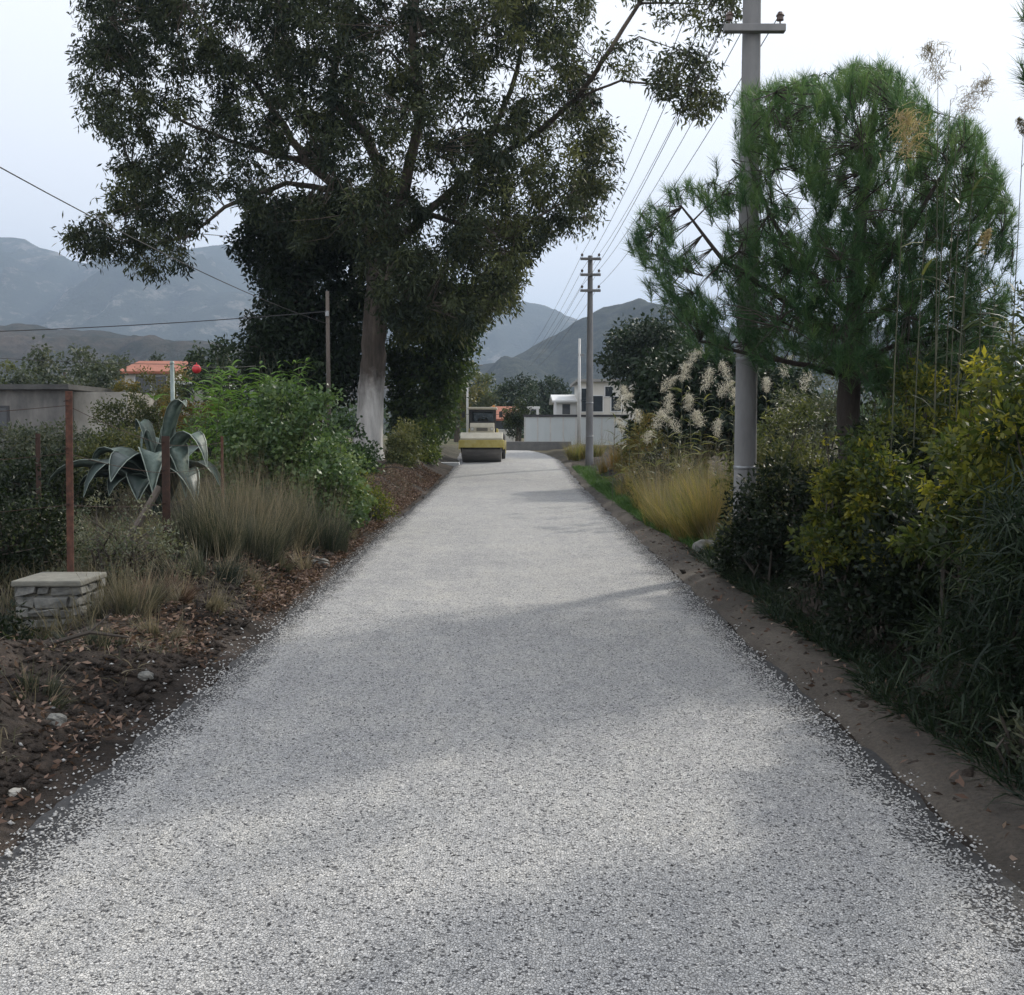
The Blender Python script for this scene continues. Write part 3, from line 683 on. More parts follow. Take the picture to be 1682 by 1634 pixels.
# ------------------------------------------------------------------ shrubs and other plants
def shrub(name, label, x, y, rx, ry, h, mat, n, L, W, group=None, tone=.4, clumps=60, crad=.22, droop=.2, cat='shrub', long=False, z0=0.0, stem='twig', flat=1.0, spikes=0):
    zb = Tf(x, y); t = root(name, label, cat, (x, y, zb), group)
    u = unit(R.normal(size=(clumps, 3))); u[:, 2] = np.abs(u[:, 2]); r = R.random((clumps, 1)) ** .42
    amp = 1 + .35 * (vnoise(u[:, 0] * 2.3 + x, u[:, 1] * 2.3 + y, 5) - .5)[:, None]
    c = np.array((x, y, zb + z0)) + u * r * amp * np.array((rx, ry, (h - z0) * flat))
    if spikes:
        s_ = R.choice(clumps, spikes, replace=False); c[s_, 2] += R.random(spikes) * .35 * h
    mb = MB()
    for k in range(min(clumps, 46)):
        b = np.array((x + R.normal() * rx * .3, y + R.normal() * ry * .3, zb - .05)); e = c[k]; m_ = (b + e) / 2 + R.normal(size=3) * .08 + np.array((0, 0, .1))
        mb.tube([b, m_, e], [.012 + .006 * h, .009 + .003 * h, .004], 4, False)
    mesh('stems', mb, M[stem], t)
    per = max(1, n // clumps); p, d = spray(c, R.uniform(.7, 1.35, clumps) * crad, per, .7, droop)
    p[:, 2] = np.maximum(p[:, 2], T(p[:, 0], p[:, 1]) + .02)
    d = d + unit(p - np.array((x, y, zb))) * (.1 if long else .5) + (np.array((0, 0, .35)) if long else 0)
    tn = np.repeat(R.normal(tone, .2, clumps), per) + R.normal(0, .14, len(p)); m = len(p)
    if long: blades('foliage', p, d, R.uniform(.6, 1.3, m) * L, R.uniform(.7, 1.2, m) * W, R.uniform(.05, .45, m), mat, t, tn, 2)
    else: leaves('foliage', p, d, R.uniform(.6, 1.3, m) * L, R.uniform(.7, 1.3, m) * W, mat, t, tn)
    return t

def at(px, Y): return (px - CX) / F * Y

# right hand hedge, from the camera outwards
shrub('dark_shrub', 'black-green narrow-leaved shrub nearest the camera at the right edge of the road', 3.78, 4.6, .78, 1.2, 1.9, M['reed_leaf'], 11000, .20, .018, 'dark shrubs of the right hedge', .3, 110, .26, long=True)
shrub('dark_shrub', 'black-green narrow-leaved shrub below the yellow-leaved bush at right', 3.72, 6.7, .8, 1.2, 1.55, M['reed_leaf'], 13000, .21, .018, 'dark shrubs of the right hedge', .3, 130, .27, long=True)
shrub('dark_shrub', 'dark broad-leaved shrub between the dusty strip and the yellow bush', 3.68, 9.2, .72, 1.2, 1.25, M['shade_leaf'], 13000, .085, .034, 'dark shrubs of the right hedge', .35, 130, .22)
shrub('dark_shrub', 'dark twiggy shrub hiding the foot of the pine trunk', 4.05, 11.3, .95, 1.1, 1.7, M['shade_leaf'], 14000, .09, .036, 'dark shrubs of the right hedge', .3, 120, .24)
shrub('dark_shrub', 'dark low shrub in front of the concrete pole beside the pale boulder', 3.42, 13.2, .66, .9, 1.42, M['shade_leaf'], 10000, .08, .036, 'dark shrubs of the right hedge', .3, 110, .2)
shrub('dark_shrub', 'dark shrub standing behind the yellow bush at the right frame edge', 5.4, 9.0, .9, 1.6, 2.1, M['shade_leaf'], 10000, .10, .042, 'dark shrubs of the right hedge', .35, 120, .3)
shrub('yellow_shrub', 'tall yellow-green leaved bush at the right edge above the dark hedge', 3.85, 7.9, .8, .95, 2.4, M['yellow_leaf'], 11500, .085, .034, 'yellow-leaved bushes', .43, 120, .17, droop=.5, z0=.8, spikes=26)
shrub('yellow_shrub', 'low yellow-green bush spilling in front of the pine trunk', 3.55, 9.9, .62, .7, 1.78, M['yellow_leaf'], 8500, .075, .032, 'yellow-leaved bushes', .4, 100, .16, droop=.5, z0=.6, spikes=16)
shrub('yellow_shrub', 'yellow-green bush halfway up between pine trunk and right frame edge', 4.9, 11.6, .9, .8, 2.6, M['yellow_leaf'], 8500, .09, .03, 'yellow-leaved bushes', .4, 90, .24, z0=.8)
shrub('sapling', 'slim yellow-leaved sapling in the dark shrubs right of the pole', at(1360, 10.8), 10.8, .12, .12, 1.72, M['yellow_leaf'], 330, .07, .032, None, .75, 26, .08, cat='sapling', z0=.7, spikes=4)
for i, (px, Y, h, mt, lb) in enumerate([(1290, 17.5, 2.3, 'mixed_leaf', 'green and straw coloured weeds growing between pole and pine trunk'),
                                        (1480, 16.5, 3.3, 'shade_leaf', 'shaded green bush growing behind the pine trunk'),
                                        (1600, 15.0, 3.2, 'mixed_leaf', 'tall olive bush under the right side of the pine'),
                                        (1570, 18.5, 4.0, 'shade_leaf', 'tall dark bush filling the gap right of the pine trunk'),
                                        (1690, 16.0, 4.2, 'mixed_leaf', 'tall olive bush at the right frame edge behind the reeds'),
                                        (1340, 21.0, 2.9, 'grey_leaf', 'grey-green bush with seed heads seen under the pine crown')]):
    shrub('verge_bush', lb, at(px, Y), Y, 1.1, 1.0, h, M[mt], 8000, .10, .034, 'bushes under the pine', .45, 90, .26)
shrub('leafy_weed', 'small star-leaved weed at the lower right edge beside the dusty strip', 3.0, 5.85, .12, .14, .42, M['grey_leaf'], 240, .12, .022, None, .5, 14, .07, cat='weed', z0=.1)

# low weeds along the foot of the hedge
n = 9000; yy = R.uniform(3.2, 16, n); xx = RR + .78 + np.abs(R.normal(-.05, .26, n)) - .2 + (vnoise(yy * 1.3, yy * 0, 4) - .5) * .3
kind(blades('hedge_undergrowth', np.stack((xx, yy, T(xx, yy)), -1), R.normal(size=(n, 3)) * .7 + np.array((-.35, 0, .7)), R.uniform(.12, .42, n), R.uniform(.008, .018, n), .45, M['reed_leaf'], None, R.normal(.35, .2, n), 3), 'stuff')

# tall reeds with plumes, top right
def reeds(name, label, stalks, leafmat, group=None, cat='reeds', plume_r=.13, leaf_n=9, lw=.03):
    """stalks: (x, y, height, lean x, plume length or 0, plume material)"""
    b0 = (stalks[0][0], stalks[0][1], Tf(stalks[0][0], stalks[0][1])); t = root(name, label, cat, b0, group)
    mb = MB(); lp, ld = [], []; pl = []
    for (x, y, h, lean, pln, pm) in stalks:
        zb = Tf(x, y); ly = R.normal() * .15
        pts = [np.array((x + lean * s * s, y + ly * s, zb + h * s)) for s in (0, .3, .6, .85, 1)]
        mb.tube(pts, [.009, .008, .006, .004, .003], 5, False)
        for k in range(leaf_n):
            s = R.uniform(.2, .93); lp.append(np.array((x + lean * s * s, y + ly * s, zb + h * s))); a = R.uniform(0, 6.28); ld.append((math.cos(a), math.sin(a), R.uniform(.35, 1)))
        if pln: pl.append((pts[-1], np.array((lean * 1.2 + R.normal() * .32, ly + R.normal() * .2, h * .4 + .2)), pln, pm))
    mesh('stems', mb, M['reed_stem'], t)
    lp, ld = np.array(lp), np.array(ld); m = len(lp)
    blades('leaves', lp, ld, R.uniform(.35, .7, m), R.uniform(.7, 1.2, m) * lw, .55, leafmat, t, R.normal(.55, .2, m), 4)
    for (p0, ax, ln, pm) in pl:
        ax = ax / np.linalg.norm(ax); k = 380; s = R.random((k, 1)) ** .8
        prof = np.sin(np.clip(s * .92 + .06, 0, 1) * math.pi) ** .7 * R.uniform(.85, 1.3)
        sway = np.array((R.normal(.10, .32) * ln, R.normal() * .1 * ln, -.1 * ln)) * s * s
        p = p0 + ax * ln * (s - .15) + sway + R.normal(size=(k, 3)) * .46 * plume_r * prof
        d = ax * .9 + R.normal(size=(k, 3)) * .55 + np.array((.2, 0, 0))
        blades('plume', p, d, R.uniform(.4, 1.0, k) * plume_r * 1.3, R.uniform(.006, .012, k), .5, M[pm], t, R.normal(.5, .22, k), 2)
    return t
def stalk(px, py, Y, lean, pln, pm, dx=0):
    tip = P(px, py, Y); x = tip[0] - lean; return (x, Y, tip[2] - Tf(x, Y), lean, pln, pm)
reeds('tall_reeds', 'tall reeds with drooping grey plumes rising above the pine at right', [stalk(1545, 125, 11.0, -.05, .42, 'plume_dark'), stalk(1590, 175, 11.2, .12, .40, 'plume_dark'), stalk(1570, 215, 11.4, .05, 0, ''), stalk(1560, 165, 11.1, .1, 0, ''), stalk(1612, 240, 10.8, .2, 0, '')], M['reed_leaf'], leaf_n=8)
reeds('tall_reeds', 'reed stalk with a tan plume hanging in front of the pine crown', [stalk(1490, 245, 10.4, .1, .46, 'plume_tan'), stalk(1525, 330, 10.6, .1, 0, '')], M['mixed_leaf'], plume_r=.17, leaf_n=5)
reeds('tall_reeds', 'thin bare reed stalk with a bent tip near the right edge', [stalk(1664, 228, 10.8, .0, .16, 'plume_dark'), stalk(1640, 400, 11.0, .1, .3, 'plume_tan')], M['mixed_leaf'], plume_r=.06, leaf_n=5)
st_ = [stalk(R.uniform(1480, 1690), R.uniform(400, 620), R.uniform(11.5, 14), R.normal() * .2, 0, '') for k in range(14)]
reeds('tall_reeds', 'leafy reed thicket between the pine trunk and the right edge', st_, M['reed_leaf'], leaf_n=26, lw=.04)

# pale plumes by the far verge
def plume_clump(label, spots, Y0, Y1, leafm, pr=.125):
    return reeds('plume_reeds', label, [stalk(x, y, R.uniform(Y0, Y1), R.normal() * .12, R.uniform(.32, .5), 'plume') for x, y in spots], leafm, 'pale plume reeds', leaf_n=16, plume_r=pr, lw=.035)
plume_clump('pale plumed reeds standing tallest between the dark tree and the pole', [(1088, 640), (1118, 622), (1138, 596), (1156, 634), (1178, 648), (1196, 618), (1128, 668), (1206, 660)], 23, 26, M['mixed_leaf'])
plume_clump('pale plumed reeds behind the far pole, lower and greener', [(1012, 668), (1030, 650), (1022, 706), (1048, 690), (1062, 724)], 25, 29, M['mixed_leaf'])
plume_clump('pale plumed reeds above the golden grass', [(1078, 700), (1096, 674), (1112, 706), (1150, 696), (1176, 712)], 21.5, 23.5, M['mixed_leaf'])
plume_clump('straw plumed reeds showing between pole and pine trunk', [(1260, 640), (1288, 612), (1304, 660), (1322, 636), (1345, 690), (1270, 690)], 22, 25, M['mixed_leaf'], .11)

# grasses
def tuft(name, label, x, y, r, h, mat, n, W=.007, spread=.5, droop=.3, group=None, tone=.5, cat='grass clump', part='blades'):
    zb = Tf(x, y); t = root(name, label, cat, (x, y, zb), group)
    m = max(6, n // 130); ca = R.uniform(0, 6.283, m); cr = r * np.sqrt(R.random(m)) * .75
    ch = R.uniform(.55, 1.1, m) * (1.05 - .35 * (cr / r)); g = R.integers(0, m, n)
    bx_ = x + (cr * np.cos(ca))[g] + R.normal(0, r * .07, n); by_ = y + (cr * np.sin(ca))[g] + R.normal(0, r * .07, n)
    p = np.stack((bx_, by_, T(bx_, by_) - .01), -1); lean = R.normal(0, .16, (m, 2))
    d = np.stack(((np.cos(ca) * spread * cr / r + lean[:, 0])[g] + R.normal(0, .2, n), (np.sin(ca) * spread * cr / r + lean[:, 1])[g] + R.normal(0, .2, n), np.ones(n)), -1)
    hh = h * ch[g] * R.uniform(.3, 1.12, n); tn = R.normal(tone, .26, n) + R.normal(0, .14, m)[g]
    blades(part, p, d, hh, R.uniform(.6, 1.2, n) * W * .8, droop * R.uniform(.2, 1.4, n), mat, t, tn, 4)
    k = n // 14; e = R.integers(0, n, k)
    blades('seed_stalks', p[e], d[e] * np.array((.7, .7, 1)), h * R.uniform(.75, 1.25, k), R.uniform(.7, 1.2, k) * W * .55, .12, M['dry_blade'], t, R.normal(.8, .15, k), 4)
    return t
GG = 'golden grass clumps on the right verge'
tuft('golden_grass', 'golden grass clump directly left of the concrete pole', 3.5, 17.8, .75, 1.6, M['gold_blade'], 2600, .010, .45, .25, GG)
tuft('golden_grass', 'golden grass clump under the pale plumes', 3.35, 20.6, .8, 1.6, M['gold_blade'], 2600, .011, .45, .25, GG, .4)
tuft('golden_grass', 'yellow-green grass clump next to the pale boulder', 3.45, 16.0, .5, .75, M['gold_blade'], 1300, .009, .5, .3, GG, .25)
for gx, gy, gr, gh, lb in [(3.15, 19.2, .5, 1.3, 'golden grass clump at the edge of the green verge'), (4.0, 19.3, .8, 1.7, 'tall golden grass clump behind the concrete pole'), (3.3, 23.2, .7, 1.4, 'golden grass clump below the lowest plumes'),
                           (3.9, 24.8, .9, 1.6, 'straw grass clump among the pale plumes'), (3.45, 28.0, .8, 1.2, 'olive straw clump between plumes and far pole'), (4.2, 17.0, .7, 1.5, 'straw grass clump right of the concrete pole')]:
    tuft('golden_grass', lb, gx, gy, gr, gh, M['gold_blade'], 2200, .010, .5, .3, GG, R.uniform(.3, .55))
tuft('golden_grass', 'russet grass clump at the foot of the far concrete pole', 4.15, 37, 1.2, 1.7, M['autumn_leaf'] , 2200, .02, .4, .25, GG, .6)
tuft('golden_grass', 'olive grass clump at the road end before the thin white pole', 3.4, 48, 1.0, 1.3, M['gold_blade'], 1400, .022, .5, .3, GG, .3)
shrub('verge_bush', 'brown-green bush between far pole and the pale plumes', 4.1, 30.5, .9, 1.6, 1.9, M['autumn_leaf'], 5000, .13, .05, None, .35, 60, .3)
shrub('verge_bush', 'dark low bush under the plumes on the right verge', 3.7, 25.5, .7, 1.4, 1.1, M['shade_leaf'], 5000, .11, .05, None, .35, 60, .24)
n = 16000; yy = R.uniform(15, 42, n); xx = RR + np.interp(yy, [15, 20, 30, 42], [.85, .5, .35, .3]) + np.abs(R.normal(0, .35, n))
kind(blades('verge_grass', np.stack((xx, yy, T(xx, yy)), -1), R.normal(size=(n, 3)) * .5 + np.array((-.15, 0, 1)), R.uniform(.08, .32, n), R.uniform(.008, .018, n), .4, M['green_blade'], None, R.normal(.45, .25, n), 3), 'stuff')

# left bank
TG = 'grass clumps on the left bank'
tuft('dry_grass_clump', 'large straw-tipped grass clump right of the dark rusty post', at(375, 13.4), 13.4, .8, 1.3, M['tuft_blade'], 4200, .008, .45, .3, TG, .42)
tuft('dry_grass_clump', 'tall straw grass clump between agave and ivy bush', at(415, 15.2), 15.2, .85, 1.5, M['dry_blade'], 3000, .008, .45, .2, TG, .45)
tuft('dry_grass_clump', 'dark twiggy grass clump in front of the ivy bush', at(500, 16.2), 16.2, .8, 1.25, M['tuft_blade'], 3600, .009, .5, .25, TG, .3)
tuft('dry_grass_clump', 'low dark spreading grass tuft at the foot of the bank', at(335, 11.7), 11.7, .6, .62, M['tuft_blade'], 1600, .009, 1.1, .55, TG, .12)
tuft('dry_grass_clump', 'thin straw tuft leaning over the leaf litter', at(500, 14.2), 14.2, .22, .6, M['dry_blade'], 220, .008, .8, .35, TG, .8)
tuft('dry_grass_clump', 'olive weeds overgrowing the right side of the stone pillar', at(200, 9.9), 9.9, .42, .62, M['dry_blade'], 1500, .008, .6, .35, TG, .3)
tuft('dry_grass_clump', 'reddish brown weeds at the right of the stone pillar', at(262, 10.6), 10.6, .38, .6, M['litter'], 900, .009, .7, .35, TG, .5)
for tx, ty, tr_, th_, mt, tn_, lb in [(255, 9.3, .3, .38, 'dry_blade', .5, 'short straw tuft on the soil heap right of the stone pillar'), (320, 10.4, .34, .42, 'dry_blade', .55, 'short straw tuft halfway down the left bank'), (395, 12.2, .36, .45, 'dry_blade', .6, 'pale straw tuft in the red leaf litter'),
                                (232, 17.2, .7, .75, 'dry_blade', .4, 'dry grass tuft growing in front of the agave'), (150, 8.4, .34, .32, 'tuft_blade', .3, 'dark low tuft in the soil below the stone pillar'), (455, 13.4, .3, .4, 'tuft_blade', .5, 'grey-green tuft near the road below the straw clump'),
                                (560, 18.0, .3, .4, 'dry_blade', .7, 'small pale tuft beside the bleached stick near the ivy bush'), (20, 7.0, .4, .3, 'tuft_blade', .4, 'low green tuft at the lower left edge')]:
    tuft('bank_tuft', lb, at(tx, ty), ty, tr_, th_, M[mt], 520, .008, .8, .45, TG, tn_)
shrub('weedy_shrub', 'pale seed-headed weed behind the tall rusty post', at(190, 11.6), 11.6, .75, .6, 1.1, M['grey_leaf'], 4200, .045, .02, None, .6, 90, .16, cat='weeds')
shrub('ivy_bush', 'rounded bush draped in ivy beside the whitewashed trunk', at(475, 20.2), 20.2, 1.25, 1.3, 2.45, M['bramble_leaf'], 15000, .095, .075, None, .45, 190, .26, droop=.5)
shrub('ivy_bush', 'lower ivy-covered shoulder of bush spilling towards the road', at(545, 18.6), 18.6, .65, .9, 1.6, M['bramble_leaf'], 7000, .085, .07, None, .5, 110, .22, droop=.5)
shrub('yellow_shrub', 'small yellow-green weeds at the foot of the ivy bush on the bank', at(598, 21.2), 21.2, .5, .8, .95, M['yellow_leaf'], 3000, .07, .03, None, .4, 60, .18)
shrub('dark_bush', 'dark bush in shade behind the stone pillar at the left edge', at(10, 11.9), 11.9, .9, .6, 1.25, M['shade_leaf'], 9000, .06, .03, None, .45, 110, .2)
shrub('dark_bush', 'dark low growth at the left edge in front of the stone pillar', at(-40, 9.3), 9.3, .45, .5, .4, M['shade_leaf'], 2600, .07, .025, None, .3, 60, .16)
shrub('green_bush', 'olive green bush on the bank left of the roller', -3.75, 36, .62, 1.5, 1.35, M['mixed_leaf'], 6000, .13, .055, None, .5, 80, .32)
shrub('green_bush', 'fresh green creeper patch at the foot of the leafy tree', -3.55, 41, .5, 1.5, 1.7, M['fresh_leaf'], 5000, .15, .07, None, .6, 70, .34)
shrub('green_bush', 'shady bush between whitewashed trunk and ivy bush', at(560, 30), 30, 1.1, 1.1, 1.7, M['bramble_leaf'], 6000, .12, .08, None, .25, 80, .3)

# bright cane clump above the ivy
ck = []
for k in range(70):
    x = at(415, 23.5) + R.normal() * .55; y = 23.5 + R.normal() * .4
    ck.append((x, y, R.uniform(2.2, 3.25), R.normal() * .6, 0, ''))
reeds('cane_clump', 'bright green cane clump standing above the ivy bush', ck, M['cane_leaf'], None, 'canes', leaf_n=22, lw=.055)

# scrub behind the fence, seen over the grass
SG = 'scrub bushes behind the fence'
for (px, Y, rx, h, mt, lb, tn) in [(20, 23, 1.6, 1.65, 'grey_leaf', 'grey-green scrub bush below the concrete shed at the left edge', .35),
                                   (95, 26, 1.6, 1.75, 'grey_leaf', 'pale grey scrub bush directly before the shed wall', .55),
                                   (170, 24, 1.2, 1.35, 'mixed_leaf', 'olive scrub bush left of the agave', .45),
                                   (245, 34, 1.9, 3.1, 'mixed_leaf', 'olive bush rising between shed and thin pipe post', .4),
                                   (330, 36, 1.7, 2.5, 'autumn_leaf', 'orange-brown bush right of the thin pipe post', .7),
                                   (225, 44, 2.0, 4.0, 'autumn_leaf', 'rusty olive bush in front of the red-roofed house', .35),
                                   (370, 30, 1.2, 1.9, 'bramble_leaf', 'green bush between agave and ivy bush', .3),
                                   (60, 19, 1.4, 1.2, 'shade_leaf', 'dark scrub bush behind the dark thin post', .45)]:
    shrub('scrub_bush', lb, at(px, Y), Y, rx, 1.2, h, M[mt], 9500, .07 + Y * .0012, .03 + Y * .0006, SG, tn, 80, .34)
# dry growth of the field
n = 26000; yy = 9.5 + 22 * R.random(n) ** 1.4; xx = -3.9 - np.abs(R.normal(0, 3.6, n)) - .12 * (yy - 9)
g_ = fbm(xx * .6, yy * .6, 77); keep = g_ > .36; xx, yy = xx[keep], yy[keep]; n = len(xx)
kind(blades('field_grass', np.stack((xx, yy, T(xx, yy) - .01), -1), R.normal(size=(n, 3)) * .35 + np.array((0, 0, 1)), R.uniform(.2, .62, n), R.uniform(.007, .014, n), .3, M['dry_blade'], None, R.normal(.38, .2, n), 3), 'stuff')
# sparse weeds in the litter
n = 15000; yy = 4.5 + 30 * R.random(n); xx = RL - .55 - np.abs(R.normal(0, .9, n)); g_ = fbm(xx * 1.5, yy * 1.2, 78); keep = g_ > .50 - .06 * sst(8, 12, yy); xx, yy = xx[keep], yy[keep]; n = len(xx)
kind(blades('bank_weeds', np.stack((xx, yy, T(xx, yy) - .01), -1), R.normal(size=(n, 3)) * .6 + np.array((0, 0, .8)), R.uniform(.08, .3, n), R.uniform(.006, .012, n), .5, M['dry_blade'], None, R.normal(.48, .27, n), 3), 'stuff')
# fallen leaves
n = 42000; yy = 5 + 33 * R.random(n) ** .9; xx = RL - .22 - np.abs(R.normal(0, .75, n)); g_ = fbm(xx * 1.2, yy * .9, 79) + .20 * sst(9, 13, yy) + R.normal(0, .05, n); keep = (g_ > .59) & ((yy > 8.5) | (R.random(n) < .35)); xx, yy = xx[keep], yy[keep]; n = len(xx)
dl = R.normal(size=(n, 3)); dl[:, 2] = np.abs(dl[:, 2]) * .35
m = 900; yr = 3.6 + 18 * R.random(m); xr = RR + .15 + R.random(m) ** .7 * .8; xx, yy = np.concatenate((xx, xr)), np.concatenate((yy, yr)); n += m; dl = R.normal(size=(n, 3)); dl[:, 2] = np.abs(dl[:, 2]) * .35
kind(leaves('leaf_litter', np.stack((xx, yy, T(xx, yy) + R.uniform(.0, .05, n)), -1), dl, R.uniform(.035, .09, n), R.uniform(.014, .035, n), M['litter'], None, R.normal(.48, .24, n), .3), 'stuff')
# twigs lying in the litter
for (px, Y, ln, ang, lb) in [(455, 17.2, .9, .6, 'grey dead branch lying in the leaf litter by the ivy bush'), (640, 31, 1.6, .2, 'dark fallen branch on the bank before the whitewashed trunk'), (505, 14.6, .7, -.4, 'short bleached stick leaning in the red leaf litter'), (140, 8.2, .6, .3, 'thin dark stick on the bare soil heap')]:
    x = at(px, Y); z = Tf(x, Y) + .06; mb = MB(); c_, s_ = math.cos(ang), math.sin(ang)
    mb.tube([(x - ln / 2 * c_, Y - ln / 2 * s_, z), (x, Y, z + .08), (x + ln / 2 * c_, Y + ln / 2 * s_, z + .02)], [.022, .018, .008], 6)
    mb.tube([(x, Y, z + .08), (x + .15 * c_, Y + .1, z + .22)], [.012, .005], 5)
    tag(mesh('fallen_branch', mb, M['twig'], origin=(x, Y, z)), lb, 'branch')

# ------------------------------------------------------------------ agave
def agave():
    Y = 18.6; bx = at(262, Y); zb = Tf(bx, Y); t = root('agave', 'large grey-green agave with drooping blades behind the rusty posts', 'agave', (bx, Y, zb))
    # (tip x px, tip y px, depth offset, peak height above base, width, old and shade-dark)
    bl = [(86, 792, -.5, 1.15, .40, 0), (130, 806, -.9, 1.0, .44, 1), (190, 800, -1.2, 1.15, .42, 1), (216, 742, -.2, 1.72, .30, 0), (240, 702, .1, 1.85, .26, 0), (262, 800, -1.3, 1.3, .36, 0),
          (300, 690, .3, 1.75, .24, 0), (325, 690, -.2, 1.92, .26, 0), (346, 768, -.5, 1.65, .30, 0), (372, 800, -.2, 1.3, .30, 0), (310, 800, -.9, 1.45, .32, 0), (150, 770, .8, 1.3, .3, 0), (350, 740, .9, 1.5, .3, 0), (275, 730, 1.0, 1.7, .28, 0), (120, 815, -.3, .9, .42, 1), (215, 822, -1.3, .9, .42, 1), (165, 818, -.9, .85, .44, 1), (330, 822, -1.0, .9, .36, 1)]
    for (tx, ty, dy, pk, w, old) in bl:
        w *= 1.25
        tip = P(tx, ty, Y + dy); b = np.array((bx, Y, zb + .1)); 
        tip = tip + R.normal(size=3) * .12; pk *= R.uniform(.85, 1.12)
        hz = np.array((tip[0] - bx, dy, 0)); ln = np.linalg.norm(hz) + 1e-6; side = np.array((-hz[1], hz[0], 0)) / ln
        V, Fq = [], []; Vr, Fr = [], []; m = 11
        c1 = b + hz * .3 + np.array((0, 0, pk * 1.0)); c2 = b + hz * .9 + np.array((0, 0, max(pk * 1.02, tip[2] - zb + .1)))
        for k in range(m):
            s = k / (m - 1); p = b * (1 - s) ** 3 + 3 * c1 * s * (1 - s) ** 2 + 3 * c2 * s * s * (1 - s) + tip * s ** 3
            ww = w * (.55 + 1.0 * s if s < .45 else 1.0 * (1 - ((s - .45) / .55) ** 1.6)) * .62 + .004
            dn = np.array((0, 0, 1.)); keel = .35 * ww
            V += [p - side * ww + dn * keel, p - dn * .012 * (1 - s), p + side * ww + dn * keel, p - dn * (.05 * (1 - s) + .012)]
            for sg in (-1, 1):
                e = p + sg * side * ww + dn * keel
                Vr += [e - side * sg * .008 + dn * .006, e + side * sg * .010 + dn * .002, e - dn * .012]
        for k in range(m - 1):
            for j in range(4): Fq.append((k * 4 + j, k * 4 + (j + 1) % 4, k * 4 + 4 + (j + 1) % 4, k * 4 + 4 + j))
            for sg in range(2):
                for j in range(3): o_ = k * 6 + sg * 3; Fr.append((o_ + j, o_ + (j + 1) % 3, o_ + 6 + (j + 1) % 3, o_ + 6 + j))
        lf = mesh('leaf', MB().add(V, Fq), M['agave_dark' if old else 'agave'], t, smooth=True)
        mesh('margin', MB().add(Vr, Fr), M['agave_rim'], lf)
agave()

# ------------------------------------------------------------------ fence posts, stone pillar, wires on the left
def angle_post(label, px_top, py_top, px_b, Y, mat, w=.05, lean=0, group='rusty fence posts', name='fence_post', buried=.1):
    top = P(px_top, py_top, Y); b = P(px_b, 800, Y); zb = Tf(b[0], Y)
    t = root(name, label, 'fence post', (b[0], Y, zb), group); mb = MB(); th = .012
    # rolled steel angle: two flanges
    prof = [(0, 0), (w, 0), (w, th), (th, th), (th, w), (0, w)]; n_ = len(prof)
    V = [(b[0] + x, Y + y, zb - buried) for x, y in prof] + [(top[0] + x, Y + y, top[2]) for x, y in prof]
    mb.add(V, [tuple(range(n_))[::-1], tuple(range(n_, 2 * n_))] + [(i, (i + 1) % n_, n_ + (i + 1) % n_, n_ + i) for i in range(n_)])
    mesh('angle_bar', mb, mat, t)
    for f in (.45, .72, .95):
        cl = MB(); c = np.array((b[0], Y, zb)) * (1 - f) + top * f; cl.tube([c + np.array((-.012, -.012, 0)), c + np.array((w * .5, -.014, .015))], .005, 6)
        mesh('wire_clip', cl, M['dark_rust'], t)
    return top, np.array((b[0], Y, zb))
p1 = angle_post('tall rust-red angle post behind the stone pillar', 107, 642, 105, 10.75, M['rust'], .072)
p2 = angle_post('dark rusty post with a slanting strut beside the tall grass clump', 265, 716, 265, 12.9, M['dark_rust'], .10)
p3 = angle_post('thin dark post near the left edge of the field', 58, 712, 58, 15.5, M['dark_rust'], .07)
p4 = angle_post('thin brown post standing between agave and ivy bush', 362, 716, 363, 17.0, M['rust'], .045)
# strut
a, b = P(262, 800, 12.95), P(178, 880, 12.4); b[2] = Tf(b[0], 12.4) - .05
mb = MB(); mb.tube([a, b], .045, 8); st = mesh('fence_strut', mb, M['wood_pole'], origin=tuple(b))
tag(st, 'slanting grey strut propping the dark rusty post', 'strut')
def wire(label, pts, r=.006, sag=0, name='wire', cat='wire', group=None, mat='wire'):
    out = []
    for a, b in zip(pts[:-1], pts[1:]):
        a, b = np.asarray(a, float), np.asarray(b, float)
        for s in np.linspace(0, 1, 14, endpoint=False): out.append(a * (1 - s) + b * s - np.array((0, 0, sag * 4 * s * (1 - s))))
    out.append(np.asarray(pts[-1], float)); mb = MB(); mb.tube(out, r, 5)
    return tag(mesh(name, mb, M[mat], origin=tuple(out[0])), label, cat, group)
for f, lb in ((.93, 'topmost fence wire strung between the rusty posts'), (.7, 'middle fence wire strung between the rusty posts'), (.45, 'lowest fence wire strung between the rusty posts')):
    L_ = lambda pp: pp[1] * (1 - f) + pp[0] * f
    e0 = np.array((p1[1][0] - 2.2, 8.9, Tf(p1[1][0] - 2.2, 8.9) + 1.9 * f))
    wire(lb, [e0, L_(p1) + np.array((.03, -.02, 0)), L_(p2) + np.array((.03, -.02, 0)), L_(p4) + np.array((.02, -.02, 0))], .0035, .03, 'fence_wire', 'fence wire', 'wires of the rusty fence', 'dark_rust')

